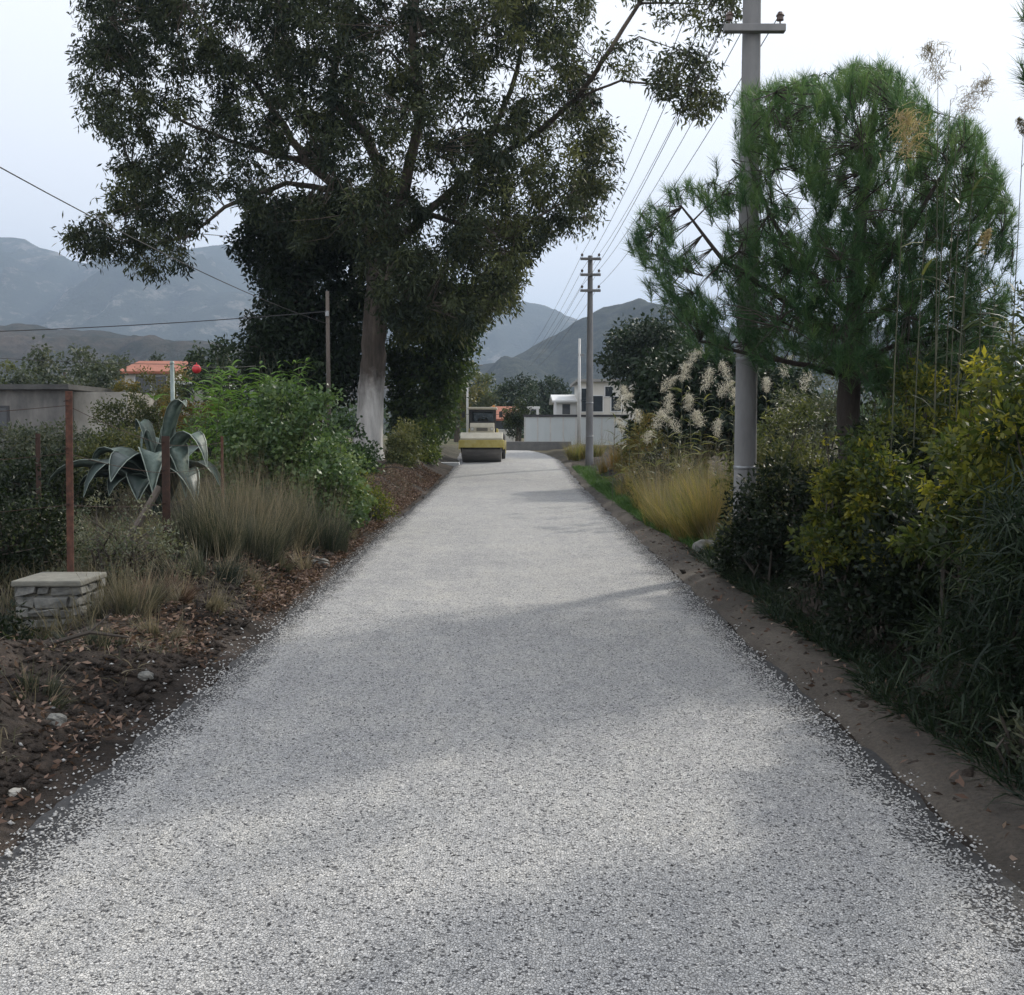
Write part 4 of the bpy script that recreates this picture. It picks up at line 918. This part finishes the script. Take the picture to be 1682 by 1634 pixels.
def pillar():
    Y = 10.0; x0, x1 = at(20, Y), at(122, Y); cx = (x0 + x1) / 2; zb = Tf(cx, Y + .3); z1 = P(60, 962, Y)[2]
    t = root('stone_pillar', 'squat rubble stone pillar with a pale flat cap at left', 'stone pillar', (cx, Y + .3, zb))
    core = MB(); core.box(x0 + .03, x1 - .03, Y + .03, Y + .57, zb - .2, z1 - .01); mesh('core', core, M['mortar'], t)
    mb = MB(); rows = 4; hh = (z1 - zb + .12) / rows
    for side in range(4):
        for r in range(rows):
            u = 0.0; W_ = (x1 - x0) if side % 2 == 0 else .6
            while u < W_ - .05:
                w = min(R.uniform(.12, .34), W_ - u); 
                if W_ - u - w < .07: w = W_ - u
                za, zc = zb - .12 + r * hh + .012, zb - .12 + (r + 1) * hh - .008; dpt = R.uniform(.03, .07); g = .008
                if side == 0: mb.box(x0 + u + g, x0 + u + w - g, Y + .03 - dpt, Y + .06, za, zc)
                elif side == 1: mb.box(x1 - .06, x1 - .03 + dpt, Y + u + g, Y + u + w - g, za, zc)
                elif side == 2: mb.box(x0 + u + g, x0 + u + w - g, Y + .54, Y + .57 + dpt, za, zc)
                else: mb.box(x0 + .03 - dpt, x0 + .06, Y + u + g, Y + u + w - g, za, zc)
                u += w
    V = np.array(mb.v); V += R.normal(size=V.shape) * .014; mb.v = [tuple(p) for p in V]
    mesh('masonry', mb, M['grey_stone'], t, bevel=.012)
    cp = MB(); cp.box(x0 - .03, x1 + .05, Y - .05, Y + .62, z1 - .004, z1 + .055); o = mesh('cap', cp, M['cap'], t, bevel=.015)
pillar()

def boulder(name, label, x, y, sx, sy_, sz, mat, seed, group=None, sink=.3):
    mb = MB(); z = Tf(x, y) + sz * (1 - sink) - sz * .3
    nlat, nlon = 10, 16; V = []
    for i in range(nlat + 1):
        th = math.pi * i / nlat
        for j in range(nlon):
            ph = 2 * math.pi * j / nlon; d = np.array((math.sin(th) * math.cos(ph), math.sin(th) * math.sin(ph), math.cos(th)))
            k = .72 + .55 * float(fbm(np.array([d[0] * 1.6 + seed]), np.array([d[1] * 1.6 + d[2] * 1.9 + seed]), seed, 3)[0]); d = np.sign(d) * np.abs(d) ** .8
            V.append((x + d[0] * sx * k, y + d[1] * sy_ * k, z + d[2] * sz * k))
    Fc = [(i * nlon + j, i * nlon + (j + 1) % nlon, (i + 1) * nlon + (j + 1) % nlon, (i + 1) * nlon + j) for i in range(nlat) for j in range(nlon)]
    mb.add(V, Fc); return tag(mesh(name, mb, mat, origin=(x, y, z)), label, 'stone', group)
boulder('boulder', 'pale boulder lying where the dusty strip meets the dark hedge', 3.10, 16.2, .22, .18, .14, M['grey_stone'], 3)
boulder('field_stone', 'flat pale stone on dark soil below the stone pillar', at(38, 8.6), 8.6, .13, .08, .035, M['grey_stone'], 5)
boulder('field_stone', 'rounded grey stone on the bare earth heap at lower left', at(80, 6.6), 6.6, .06, .06, .05, M['grey_stone'], 7)
boulder('field_stone', 'small grey clod stone on the heap above the gravel edge', at(232, 7.9), 7.9, .06, .05, .04, M['grey_stone'], 9)
boulder('field_stone', 'pale little stone sunk in soil at the lower left edge', at(10, 5.6), 5.6, .05, .04, .03, M['stone'], 11)
boulder('field_stone', 'grey rock in the leaf litter near the bleached stick', at(525, 14.9), 14.9, .13, .1, .08, M['grey_stone'], 13)

# ------------------------------------------------------------------ poles
def cyl(mb, x, y, z0, z1, r0, r1, n=14): mb.tube([(x, y, z0), (x, y, z1)], [r0, r1], n)

def power_pole(label, x, y, h, r0, r1, arms, group, arm_w=.5):
    zb = Tf(x, y); t = root('power_pole', label, 'power pole', (x, y, zb), group)
    mb = MB(); mb.tube([(x, y, zb - .3)] + [(x, y, zb + h * s) for s in np.linspace(.05, 1, 9)], [r0] + [r0 + (r1 - r0) * s for s in np.linspace(.05, 1, 9)], 18); mesh('shaft', mb, M['concrete_pole'], t, smooth=True)
    tips = []
    for z in arms:
        rr = r0 + (r1 - r0) * (z - zb) / h
        am = MB(); am.box(x - arm_w, x + arm_w, y - rr - .11, y - rr + .01, z - .05, z + .05); ao = mesh('crossarm', am, M['concrete_pole'], t, bevel=.01)
        for sx in (-1, 1):
            ins = MB(); xx_ = x + sx * (arm_w - .07); yy_ = y - rr - .05
            ins.tube([(xx_, yy_, z + .05), (xx_, yy_, z + .10), (xx_, yy_, z + .11), (xx_, yy_, z + .16), (xx_, yy_, z + .17), (xx_, yy_, z + .22)], [.012, .012, .05, .045, .06, .03], 10)
            mesh('insulator', ins, M['insul'], ao); tips.append(np.array((xx_, yy_, z + .2)))
    for zz in (zb + h * .30, zb + h * .14):
        rr = r0 + (r1 - r0) * (zz - zb) / h; bd = MB(); bd.tube([(x, y, zz - .025), (x, y, zz + .025)], rr + .008, 18); mesh('band', bd, M['steel'], t, smooth=True)
    return tips
NY, FY = 14.6, 43.0
nx_ = at(1224, NY) ; fx_ = at(968, FY)
ztop = P(1227, 55, NY)[2]
near_tips = power_pole('large concrete power pole half hidden by the pine, crossarm at top', nx_, NY, 9.6, .165, .115, [ztop, ztop + .75, ztop + 1.5], 'concrete power poles', .42)
fz = [P(972, 478, FY)[2], P(972, 452, FY)[2], P(972, 426, FY)[2]]
far_tips = power_pole('far concrete power pole with three crossarms by the road bend', fx_, FY, fz[2] - Tf(fx_, FY) + .15, .17, .10, fz, 'concrete power poles', .42)
wn = ['lower left', 'lower right', 'middle left', 'middle right', 'upper left', 'upper right']
for i in range(6):
    wire('overhead power line joining the %s crossarm ends of both concrete poles' % wn[i], [near_tips[i], far_tips[i]], .007, .35, 'power_line', 'power line', 'power lines along the road')
    e = far_tips[i] + np.array((-1.5, 40, -.8)); wire('power line running on from the %s crossarm end of the far pole' % wn[i], [far_tips[i], e], .007, .3, 'power_line', 'power line', 'power lines beyond the far pole')

x, y = at(951, 53), 53; zb = Tf(x, y); t = root('slim_pole', 'slim white pole just left of the far concrete pole', 'pole', (x, y, zb)); zt = P(951, 556, y)[2]
mb = MB(); cyl(mb, x, y, zb - .2, zt, .11, .06, 12); mesh('shaft', mb, M['white_pole'], t, smooth=True)
mb = MB(); mb.box(x - .06, x + .22, y - .05, y + .05, zt - .9, zt - .78); mesh('bracket', mb, M['steel'], t)
x, y = at(768, 66), 66; zb = Tf(x, y); t = root('street_lamp', 'slim grey street lamp rising behind the roller', 'street lamp', (x, y, zb)); zt = P(768, 592, y)[2]
mb = MB(); cyl(mb, x, y, zb - .2, zt, .09, .05, 10); mb.tube([(x, y, zt - .4), (x + .3, y, zt - .3), (x + .7, y, zt - .28)], .03, 6); mesh('column', mb, M['white_pole'], t, smooth=True)
mb = MB(); mb.box(x + .55, x + 1.0, y - .1, y + .1, zt - .34, zt - .26); mesh('lamp_head', mb, M['steel'], t, bevel=.02)
x, y = at(541, 31), 31; zb = Tf(x, y); t = root('wooden_pole', 'thin dark wooden pole in front of the near-black evergreen', 'pole', (x, y, zb)); zt = P(541, 478, y)[2]
mb = MB(); cyl(mb, x, y, zb - .2, zt, .075, .055, 10); mesh('shaft', mb, M['wood_pole'], t, smooth=True)
mb = MB(); mb.box(x - .05, x + .05, y - .12, y - .05, zt - .75, zt - .6); mesh('cable_clamp', mb, M['steel'], t)
hook = np.array((x, y - .1, P(541, 532, y)[2]))
wire('thin cable slanting down from upper left to the wooden pole', [P(-260, 128, 12), hook], .010, .25, 'overhead_cable', 'cable', 'cables to the wooden pole')
wire('dark cable running almost level across the mountains to the wooden pole', [P(-300, 552, 25), np.array((x, y - .1, P(541, 512, y)[2]))], .013, .12, 'overhead_cable', 'cable', 'cables to the wooden pole')
x, y = at(286, 21.5), 21.5; zb = Tf(x, y); t = root('pipe_post', 'slim grey-green pipe post standing behind the agave', 'post', (x, y, zb)); zt = P(286, 596, y)[2]
mb = MB(); cyl(mb, x, y, zb - .2, zt, .045, .045, 10); mesh('pipe', mb, M['green_pipe'], t, smooth=True)
mb = MB(); mb.tube([(x, y, zt), (x, y, zt + .04)], [.055, .03], 10); mesh('pipe_cap', mb, M['green_pipe'], t)
wt_ = np.array((x, y - .05, zt - .03)); wire('fine wire from the left edge past the pipe post to the red ball', [P(-200, 574, 17), wt_, P(420, 601, 24)], .006, .05, 'overhead_cable', 'cable')
c = P(323, 606, 22.4); mb = MB(); nl = 12
V = [(c[0] + .10 * math.sin(math.pi * i / 8) * math.cos(2 * math.pi * j / nl), c[1] + .10 * math.sin(math.pi * i / 8) * math.sin(2 * math.pi * j / nl), c[2] + .1 * math.cos(math.pi * i / 8)) for i in range(9) for j in range(nl)]
mb.add(V, [(i * nl + j, i * nl + (j + 1) % nl, (i + 1) * nl + (j + 1) % nl, (i + 1) * nl + j) for i in range(8) for j in range(nl)]); mb.tube([c + np.array((0, 0, .08)), c + np.array((0, 0, .14))], .008, 5)
tag(mesh('marker_ball', mb, M['red'], smooth=True, origin=tuple(c)), 'small red ball hanging from the fine wire right of the pipe post', 'marker ball')

# ------------------------------------------------------------------ buildings
def shed():
    Y = 40; x0, xm, x1 = at(-120, Y), at(116, Y), at(206, Y); zb = Tf(-16, Y) - .2; zt = P(60, 640, Y)[2]; zt2 = P(160, 643, Y)[2]
    t = root('concrete_shed', 'low grey concrete shed with flat dark roof at the left edge', 'shed', ((x0 + x1) / 2, Y, zb))
    mb = MB(); mb.box(x0, xm, Y, Y + 6, zb, zt); w = mesh('wall', mb, M['shed'], t)
    mb = MB(); mb.box(x0 - .3, xm + .15, Y - .35, Y + 6.3, zt + .003, zt + .2); mesh('roof', mb, M['slab'], t)
    mb = MB(); mb.box(xm + .003, x1, Y + .4, Y + 4, zb, zt2); mesh('side_wall', mb, M['shed_pale'], t)
    mb = MB(); mb.box(x0 + 2.2, x0 + 3.3, Y - .02, Y + .05, zb + 1.3, zb + 2.2); fr = mesh('window', mb, M['dark_trim'], t)
    mb = MB(); mb.box(x0 + 2.3, x0 + 3.2, Y - .03, Y - .021, zb + 1.4, zb + 2.1); mesh('pane', mb, M['glass'], fr)
shed()

def house(name, label, px0, px1, Y, py_eave, depth, wallm, roof, wins, py_ridge=None, flat=False, over=.4):
    x0, x1 = at(px0, Y), at(px1, Y); zb = 0.8; ze = P((px0 + px1) / 2, py_eave, Y)[2]
    t = root(name, label, 'house', ((x0 + x1) / 2, Y, zb))
    mb = MB(); mb.box(x0, x1, Y, Y + depth, zb, ze); mesh('wall', mb, M[wallm], t)
    rf = MB()
    if flat: rf.box(x0 - over, x1 + over, Y - over, Y + depth + over, ze + .003, ze + .22)
    else:
        zr = P((px0 + px1) / 2, py_ridge, Y)[2]
        rf.prism_x([(Y - over, ze - .05), (Y - over, ze + .12), (Y + depth / 2, zr + .12), (Y + depth + over, ze + .12), (Y + depth + over, ze - .05), (Y + depth / 2, zr - .05)], x0 - over, x1 + over)
        gb = MB(); gb.prism_x([(Y + .01, ze), (Y + depth / 2, zr - .06), (Y + depth - .01, ze)], x0 + .01, x1 - .01); mesh('gable', gb, M[wallm], t)
    mesh('roof', rf, M[roof], t)
    for (wx, wy, w, h) in wins:
        c = P(wx, wy, Y); fr = MB(); fr.box(c[0] - w / 2 - .08, c[0] + w / 2 + .08, Y - .06, Y + .02, c[2] - h / 2 - .08, c[2] + h / 2 + .08); fo = mesh('window', fr, M['white_wall'], t)
        pn = MB(); pn.box(c[0] - w / 2, c[0] + w / 2, Y - .075, Y - .0605, c[2] - h / 2, c[2] + h / 2); mesh('pane', pn, M['glass'], fo)
    return t
house('white_house', 'two-storey white house with flat roof behind the far pole', 954, 1052, 86, 627, 9, 'cream_wall', 'grey_roof', [(960, 648, .5, 1.0), (960, 667, .5, .9), (982, 663, .8, 1.3), (1012, 663, .8, 1.2), (1000, 643, .6, .8)], flat=True)
house('white_house', 'smaller bright white house left of the two-storey one', 914, 950, 92, 660, 7, 'white_wall', 'white_wall', [(930, 672, .7, .9)], 648)
house('red_roofed_house', 'small house with a red tiled roof behind the roller', 812, 846, 98, 690, 7, 'cream_wall', 'roof_tile', [(822, 697, .9, .9), (838, 697, .9, .9)], 668)
house('red_roofed_house', 'orange-roofed house in the trees left of the pipe post', 208, 292, 72, 613, 8, 'cream_wall', 'roof_tile', [(262, 632, 1.0, 1.2), (235, 632, 1.0, 1.2)], 589)
house('small_white_house', 'little white flat-roofed building beyond the panel wall', 868, 885, 104, 671, 6, 'white_wall', 'white_wall', [(876, 677, .6, .6)], flat=True, over=.1)
house('low_cream_building', 'low cream building beyond the orange bush right of the pipe post', 292, 338, 64, 632, 6, 'cream_wall', 'white_wall', [(305, 642, .9, .8)], flat=True, over=.3)

def panel_wall():
    Y = 70; x0, x1 = at(862, Y), at(1030, Y); zb = .6; zt = P(930, 685, Y)[2]; t = root('panel_wall', 'long pale blue panel wall with dark capping at the road bend', 'wall', ((x0 + x1) / 2, Y, zb))
    n = 8; w = (x1 - x0) / n
    for k in range(n):
        mb = MB(); mb.box(x0 + k * w + .02, x0 + (k + 1) * w - .02, Y, Y + .12, zb, zt); mesh('panel', mb, M['panel'], t)
    for k in range(n + 1):
        mb = MB(); mb.box(x0 + k * w - .05, x0 + k * w + .05, Y - .03, Y + .15, zb, zt + .01); mesh('post', mb, M['white_pole'], t)
    mb = MB(); mb.box(x0 - .1, x1 + .1, Y - .05, Y + .2, zt + .013, zt + .17); mesh('capping', mb, M['dark_trim'], t)
panel_wall()
Y = 64.2; x0, x1 = at(826, Y), at(938, Y); z1 = P(880, 725, Y)[2]
mb = MB(); mb.box(x0, x1, Y, Y + .3, .5, z1); k_ = mesh('low_wall', mb, M['kerb'], bevel=.03, origin=((x0 + x1) / 2, Y, .5)); tag(k_, 'low dark grey kerb wall closing the road end', 'low wall')
x, y = at(741, 44.5), 44.5; mb = MB(); mb.box(x - .5, x + .35, y, y + .4, Tf(x, y) - .1, Tf(x, y) + .14); tag(mesh('concrete_block', mb, M['white_wall'], bevel=.02, origin=(x, y, 0)), 'pale concrete block on the verge left of the roller drum', 'concrete block')

# ------------------------------------------------------------------ road roller
def roller():
    Y = 46.3; x = at(791, Y); z = float(grade(Y)) + .03
    t = root('road_roller', 'yellow road roller facing the camera at the far end of the road', 'road roller', (x, Y, z))
    def add(name, mb, mat, par=None, smooth=False, bevel=0):
        p = par or t; V = np.array(mb.v) + np.array((x, Y, z)); mb.v = [tuple(q) for q in V]; return mesh(name, mb, M[mat], p, smooth, bevel)
    mb = MB(); mb.tube([(-.90, .68, .68), (-.88, .68, .68), (.88, .68, .68), (.90, .68, .68)], [.62, .675, .675, .62], 40); dr = add('drum', mb, 'drum', bevel=0)
    for sx in (-1, 1):
        hb = MB(); hb.tube([(sx * .90, .68, .68), (sx * .96, .68, .68)], [.26, .22], 18); add('drum_hub', hb, 'black_frame', dr)
    fr = MB(); fr.box(-1.0, 1.0, -.16, .0, .68, 1.02); fr.box(-1.0, 1.0, 1.36, 1.52, .68, 1.02)
    for sx in (-1, 1): fr.box(min(sx * .965, sx * 1.03), max(sx * .965, sx * 1.03), -.158, 1.518, .60, 1.0)
    add('drum_frame', fr, 'yellow_paint', bevel=.02)
    pl = MB(); pl.prism_x([(-.1, 1.023), (-.1, 1.10), (.25, 1.36), (1.45, 1.36), (1.45, 1.023)], -.95, .95); add('drum_cover', pl, 'cream_paint', bevel=.02)
    sc = MB(); sc.box(-.86, .86, -.09, -.03, .60, .677); add('scraper', sc, 'rubber')
    hd = MB(); hd.prism_x([(.9, 1.363), (.9, 1.62), (1.05, 1.80), (1.9, 1.80), (1.9, .70), (1.55, .70), (1.55, 1.363)], -.56, .56); ho = add('console', hd, 'cream_paint', bevel=.025)
    gr = MB()
    for k in range(3): gr.box(-.26, .26, .885, .897, 1.44 + k * .05, 1.47 + k * .05)
    add('grille', gr, 'black_frame', ho)
    bd = MB(); bd.prism_x([(1.95, .55), (1.95, 1.0), (2.9, 1.0), (2.95, 1.55), (4.3, 1.45), (4.4, .6)], -.72, .72); add('engine_body', bd, 'yellow_paint', bevel=.04)
    for sx in (-1, 1):
        w = MB(); prof = [(.50, -.24), (.60, -.22), (.66, -.14), (.66, .14), (.60, .22), (.50, .24)]
        w.tube([(sx * .82 + o, 3.4, .66) for r, o in prof], [r for r, o in prof], 28); tw_ = add('wheel', w, 'rubber', smooth=False)
        rm = MB(); rm.tube([(sx * (.82 + .245), 3.4, .66), (sx * (.82 + .27), 3.4, .66)], [.34, .30], 20); add('rim', rm, 'yellow_paint', tw_)
    rp = MB()
    for sx in (-1, 1):
        for yy_ in (1.35, 2.75): rp.box(sx * .56 - .06, sx * .56 + .06, yy_ - .06, yy_ + .06, 1.0 if yy_ > 2 else 1.55, 2.42)
    add('cab_posts', rp, 'black_frame')
    rw = MB(); rw.box(-.498, .498, 2.72, 2.74, 1.62, 2.42); add('dark_back_pane', rw, 'glass')  # dark pane added so the shaded cab interior reads dark
    rf = MB(); rf.box(-.68, .68, 1.15, 2.95, 2.423, 2.53); add('cab_roof', rf, 'cream_paint', bevel=.03)
    bar = MB(); bar.box(-.498, .498, 1.32, 1.38, 2.32, 2.42); bar.box(-.498, .498, 1.32, 1.38, 1.803, 1.88); add('windscreen_frame', bar, 'black_frame')
    ws = MB(); ws.box(-.495, .495, 1.345, 1.36, 1.883, 2.317); add('windscreen', ws, 'screen')
    se = MB(); se.box(-.26, .26, 2.2, 2.65, 1.35, 1.45); se.box(-.26, .26, 2.62, 2.72, 1.45, 2.0); add('seat', se, 'rubber', bevel=.04)
    sw = MB(); ring = [(.19 * math.cos(a), 1.95 + .09 * math.sin(a), 1.93 + .16 * math.sin(a)) for a in np.linspace(0, 2 * math.pi, 21)]; sw.tube(ring, .018, 6, False); sw.tube([(0, 1.95, 1.93), (0, 1.75, 1.5)], .03, 6); add('steering_wheel', sw, 'rubber')
    for sx in (-1, 1):
        l = MB(); l.tube([(sx * .45, .86, 1.52), (sx * .45, .93, 1.52)], [.085, .085], 14); hl = add('headlight', l, 'black_frame')
        g = MB(); g.tube([(sx * .45, .852, 1.52), (sx * .45, .8595, 1.52)], [.07, .075], 14); add('lens', g, 'lamp_glass', hl)
        m_ = MB(); m_.tube([(sx * .56, 1.3, 2.2), (sx * .80, 1.2, 2.2)], .012, 5); m_.box(sx * .86 - .08, sx * .86 + .08, 1.18, 1.21, 2.05, 2.33); add('mirror', m_, 'black_frame')
    ex = MB(); ex.tube([(-.45, 3.3, 1.5), (-.45, 3.3, 2.2)], .04, 8); add('exhaust_pipe', ex, 'black_frame')
    bc = MB(); bc.tube([(.5, 2.7, 2.533), (.5, 2.7, 2.66)], [.06, .05], 10); add('beacon', bc, 'beacon')
def screen_mat():
    m, nt, b, o = new_mat('windscreen_glass'); b.inputs['Base Color'].default_value = (.75, .82, .85, 1); b.inputs['Roughness'].default_value = .03
    b.inputs['Transmission Weight'].default_value = 1; b.inputs['IOR'].default_value = 1.05; return m
M['screen'] = screen_mat(); M['beacon'] = mottled('orange_beacon', [(.5, .2, .02), (.6, .26, .03)], 3, .3, 0)
roller()

# ------------------------------------------------------------------ loose chippings on and beside the road
def chips(name, X, Y, Z, S, tint):
    n = len(X); base = np.array([(1, 0, 0), (0, 1, 0), (-1, 0, 0), (0, -1, 0), (.1, .1, 1), (-.1, 0, -1)], float)
    V = base[None] * (1 + R.uniform(-.35, .35, (n, 6, 1))) * np.stack((R.uniform(.7, 1.3, n), R.uniform(.6, 1.1, n), R.uniform(.4, .7, n)), -1)[:, None] * S[:, None, None]
    a = R.uniform(0, 6.283, n); c, s = np.cos(a)[:, None], np.sin(a)[:, None]; tl = R.normal(0, .35, n)[:, None]
    x, y, z = V[..., 0] * c - V[..., 1] * s, V[..., 0] * s + V[..., 1] * c, V[..., 2]; z = z + tl * x
    V = np.stack((x + X[:, None], y + Y[:, None], z + Z[:, None]), -1).reshape(-1, 3)
    t = np.array([(0, 1, 4), (1, 2, 4), (2, 3, 4), (3, 0, 4), (1, 0, 5), (2, 1, 5), (3, 2, 5), (0, 3, 5)]); Q = (np.arange(n)[:, None, None] * 6 + t[None]).reshape(-1, 3)
    return kind(quads(name, V, Q, M['chip'], None, np.repeat(np.clip(tint, 0, 1), 8)), 'stuff')
n = 42000; yy = 2.8 + 8.5 * R.random(n) ** 1.3; xx = R.uniform(RL, RR, n); u = (xx - RL) / (RR - RL)
zz = grade(yy) + .03 * (1 - ((u - .5) * 2) ** 2) + .014 + (fbm(xx * .8, yy * .5, 31, 3) - .5) * .012
n2 = 9000; y2 = 2.8 + 20 * R.random(n2) ** 1.2; sd = R.random(n2) < .5; off = R.normal(0.02, .13, n2)
x2 = np.where(sd, RL - off, RR + off); z2 = np.where(off < .06, grade(y2) + .018, np.maximum(T(x2, y2), grade(y2) - .02) + .006)
n3 = 500; y3 = 3 + 8 * R.random(n3); s3_ = R.random(n3) < .6; x3 = np.where(s3_, RL - R.gamma(1.3, .35, n3), RR + R.gamma(1.3, .2, n3)); z3 = T(x3, y3) + .008
chips('loose_gravel', np.concatenate((xx, x2, x3)), np.concatenate((yy, y2, y3)), np.concatenate((zz, z2, z3)), np.concatenate((R.uniform(.004, .0085, n), R.uniform(.006, .013, n2), R.uniform(.008, .02, n3))),
      np.concatenate((np.where(R.random(n) < .06, R.uniform(0, .12, n), R.uniform(.4, 1, n)), R.uniform(.4, 1, n2), R.uniform(.3, .95, n3))))

n = 9500; yc = 4.2 + 14 * R.random(n); xc = np.where(R.random(n) < .82, RL - .3 - np.abs(R.normal(0, .85, n)), RR + R.uniform(.2, .9, n)); sc_ = np.exp(R.normal(-3.9, .55, n))
o_ = chips('soil_clods', xc, yc, T(xc, yc) + sc_ * .1, np.clip(sc_, .006, .08), R.random(n)); o_.data.materials.clear(); o_.data.materials.append(M['ground'])

# ------------------------------------------------------------------ far woods and trees between the houses
def far_tree(label, px, Y, h, w, mat, tone, group='trees among the far houses', name='field_tree'):
    x = at(px, Y); zb = Tf(x, Y) ; t = root(name, label, 'tree', (x, Y, zb), group)
    mb = MB(); mb.tube([(x, Y, zb - .2), (x + .1, Y, zb + h * .35), (x, Y, zb + h * .7)], [.04 * h, .03 * h, .01 * h], 7); mesh('trunk', mb, M['bark'], t)
    k = 34; u = unit(R.normal(size=(k, 3))) * R.random((k, 1)) ** .5; c = np.array((x, Y, zb + h * .58)) + u * np.array((w * .5, w * .5, h * .40))
    p, d = spray(c, R.uniform(.6, 1.3, k) * h * .13, 120, .5, .3); m = len(p)
    leaves('crown', p, d, R.uniform(.6, 1.4, m) * h * .044, R.uniform(.6, 1.3, m) * h * .026, M[mat], t, np.repeat(R.normal(tone, .16, k), 120) + R.normal(0, .1, m))
for a in [('dark green tree between the red-roofed house and the small white building', 852, 110, 7.5, 5, 'dark_leaf', .6), ('dusty green tree above the roller cab', 790, 125, 8.5, 6, 'mixed_leaf', .3),
          ('brownish tree left of the street lamp', 750, 105, 8, 7, 'autumn_leaf', .1), ('dark tree behind the smaller white house', 905, 130, 9, 7, 'dark_leaf', .6),
          ('olive tree in front of the shed roofline', 165, 58, 5.4, 5, 'grey_leaf', .3), ('olive tree right behind the concrete shed', 110, 75, 7.5, 8, 'grey_leaf', .25),
          ('broad olive tree at the left edge behind the shed', 20, 82, 7, 9, 'mixed_leaf', .25), ('dark tree left of the near-black evergreen', 375, 62, 6.6, 6, 'dark_leaf', .6),
          ('green tree behind the low cream building', 330, 95, 8, 8, 'mixed_leaf', .2), ('yellowish tree beside the orange-roofed house', 295, 70, 5.5, 4, 'autumn_leaf', .45),
          ('slim green tree beside the panel wall end', 848, 73, 3.6, 2.0, 'shade_leaf', .6), ('grey-green tree behind the orange-roofed house', 235, 100, 8.5, 9, 'grey_leaf', .2)]:
    far_tree(*a)
n = 520; px_ = R.uniform(-500, 2200, n); Yw = 140 + 420 * R.random(n); xw = (px_ - CX) / F * Yw; hw = R.uniform(5, 10.5, n)
c = np.stack((xw, Yw, T(xw, Yw) + hw * .5), -1); k = 110
off = unit(R.normal(size=(n * k, 3))) * R.random((n * k, 1)) ** .4 * np.stack((hw * .62, hw * .62, hw * .5), -1).repeat(k, 0)
p = c.repeat(k, 0) + off; d = R.normal(size=(n * k, 3)) + off * .2
kind(leaves('distant_woods', p, d, R.uniform(.7, 1.6, n * k), R.uniform(.5, 1.0, n * k), M['fresh_leaf'], None, R.normal(.22, .14, n).repeat(k) + R.normal(0, .1, n * k)), 'stuff')

# ------------------------------------------------------------------ the air
def haze():
    mb = MB(); mb.box(-9000, 9000, -700, 9500, -75, 1000); m = bpy.data.materials.new('haze_air'); m.use_nodes = True; nt = m.node_tree; nt.nodes.clear()
    o = nt.nodes.new('ShaderNodeOutputMaterial'); v = nt.nodes.new('ShaderNodeVolumePrincipled')
    v.inputs['Color'].default_value = (.58, .74, .98, 1); v.inputs['Density'].default_value = .00025; v.inputs['Anisotropy'].default_value = .2
    nt.links.new(v.outputs['Volume'], o.inputs['Volume']); kind(mesh('haze', mb, m), 'stuff')
haze()
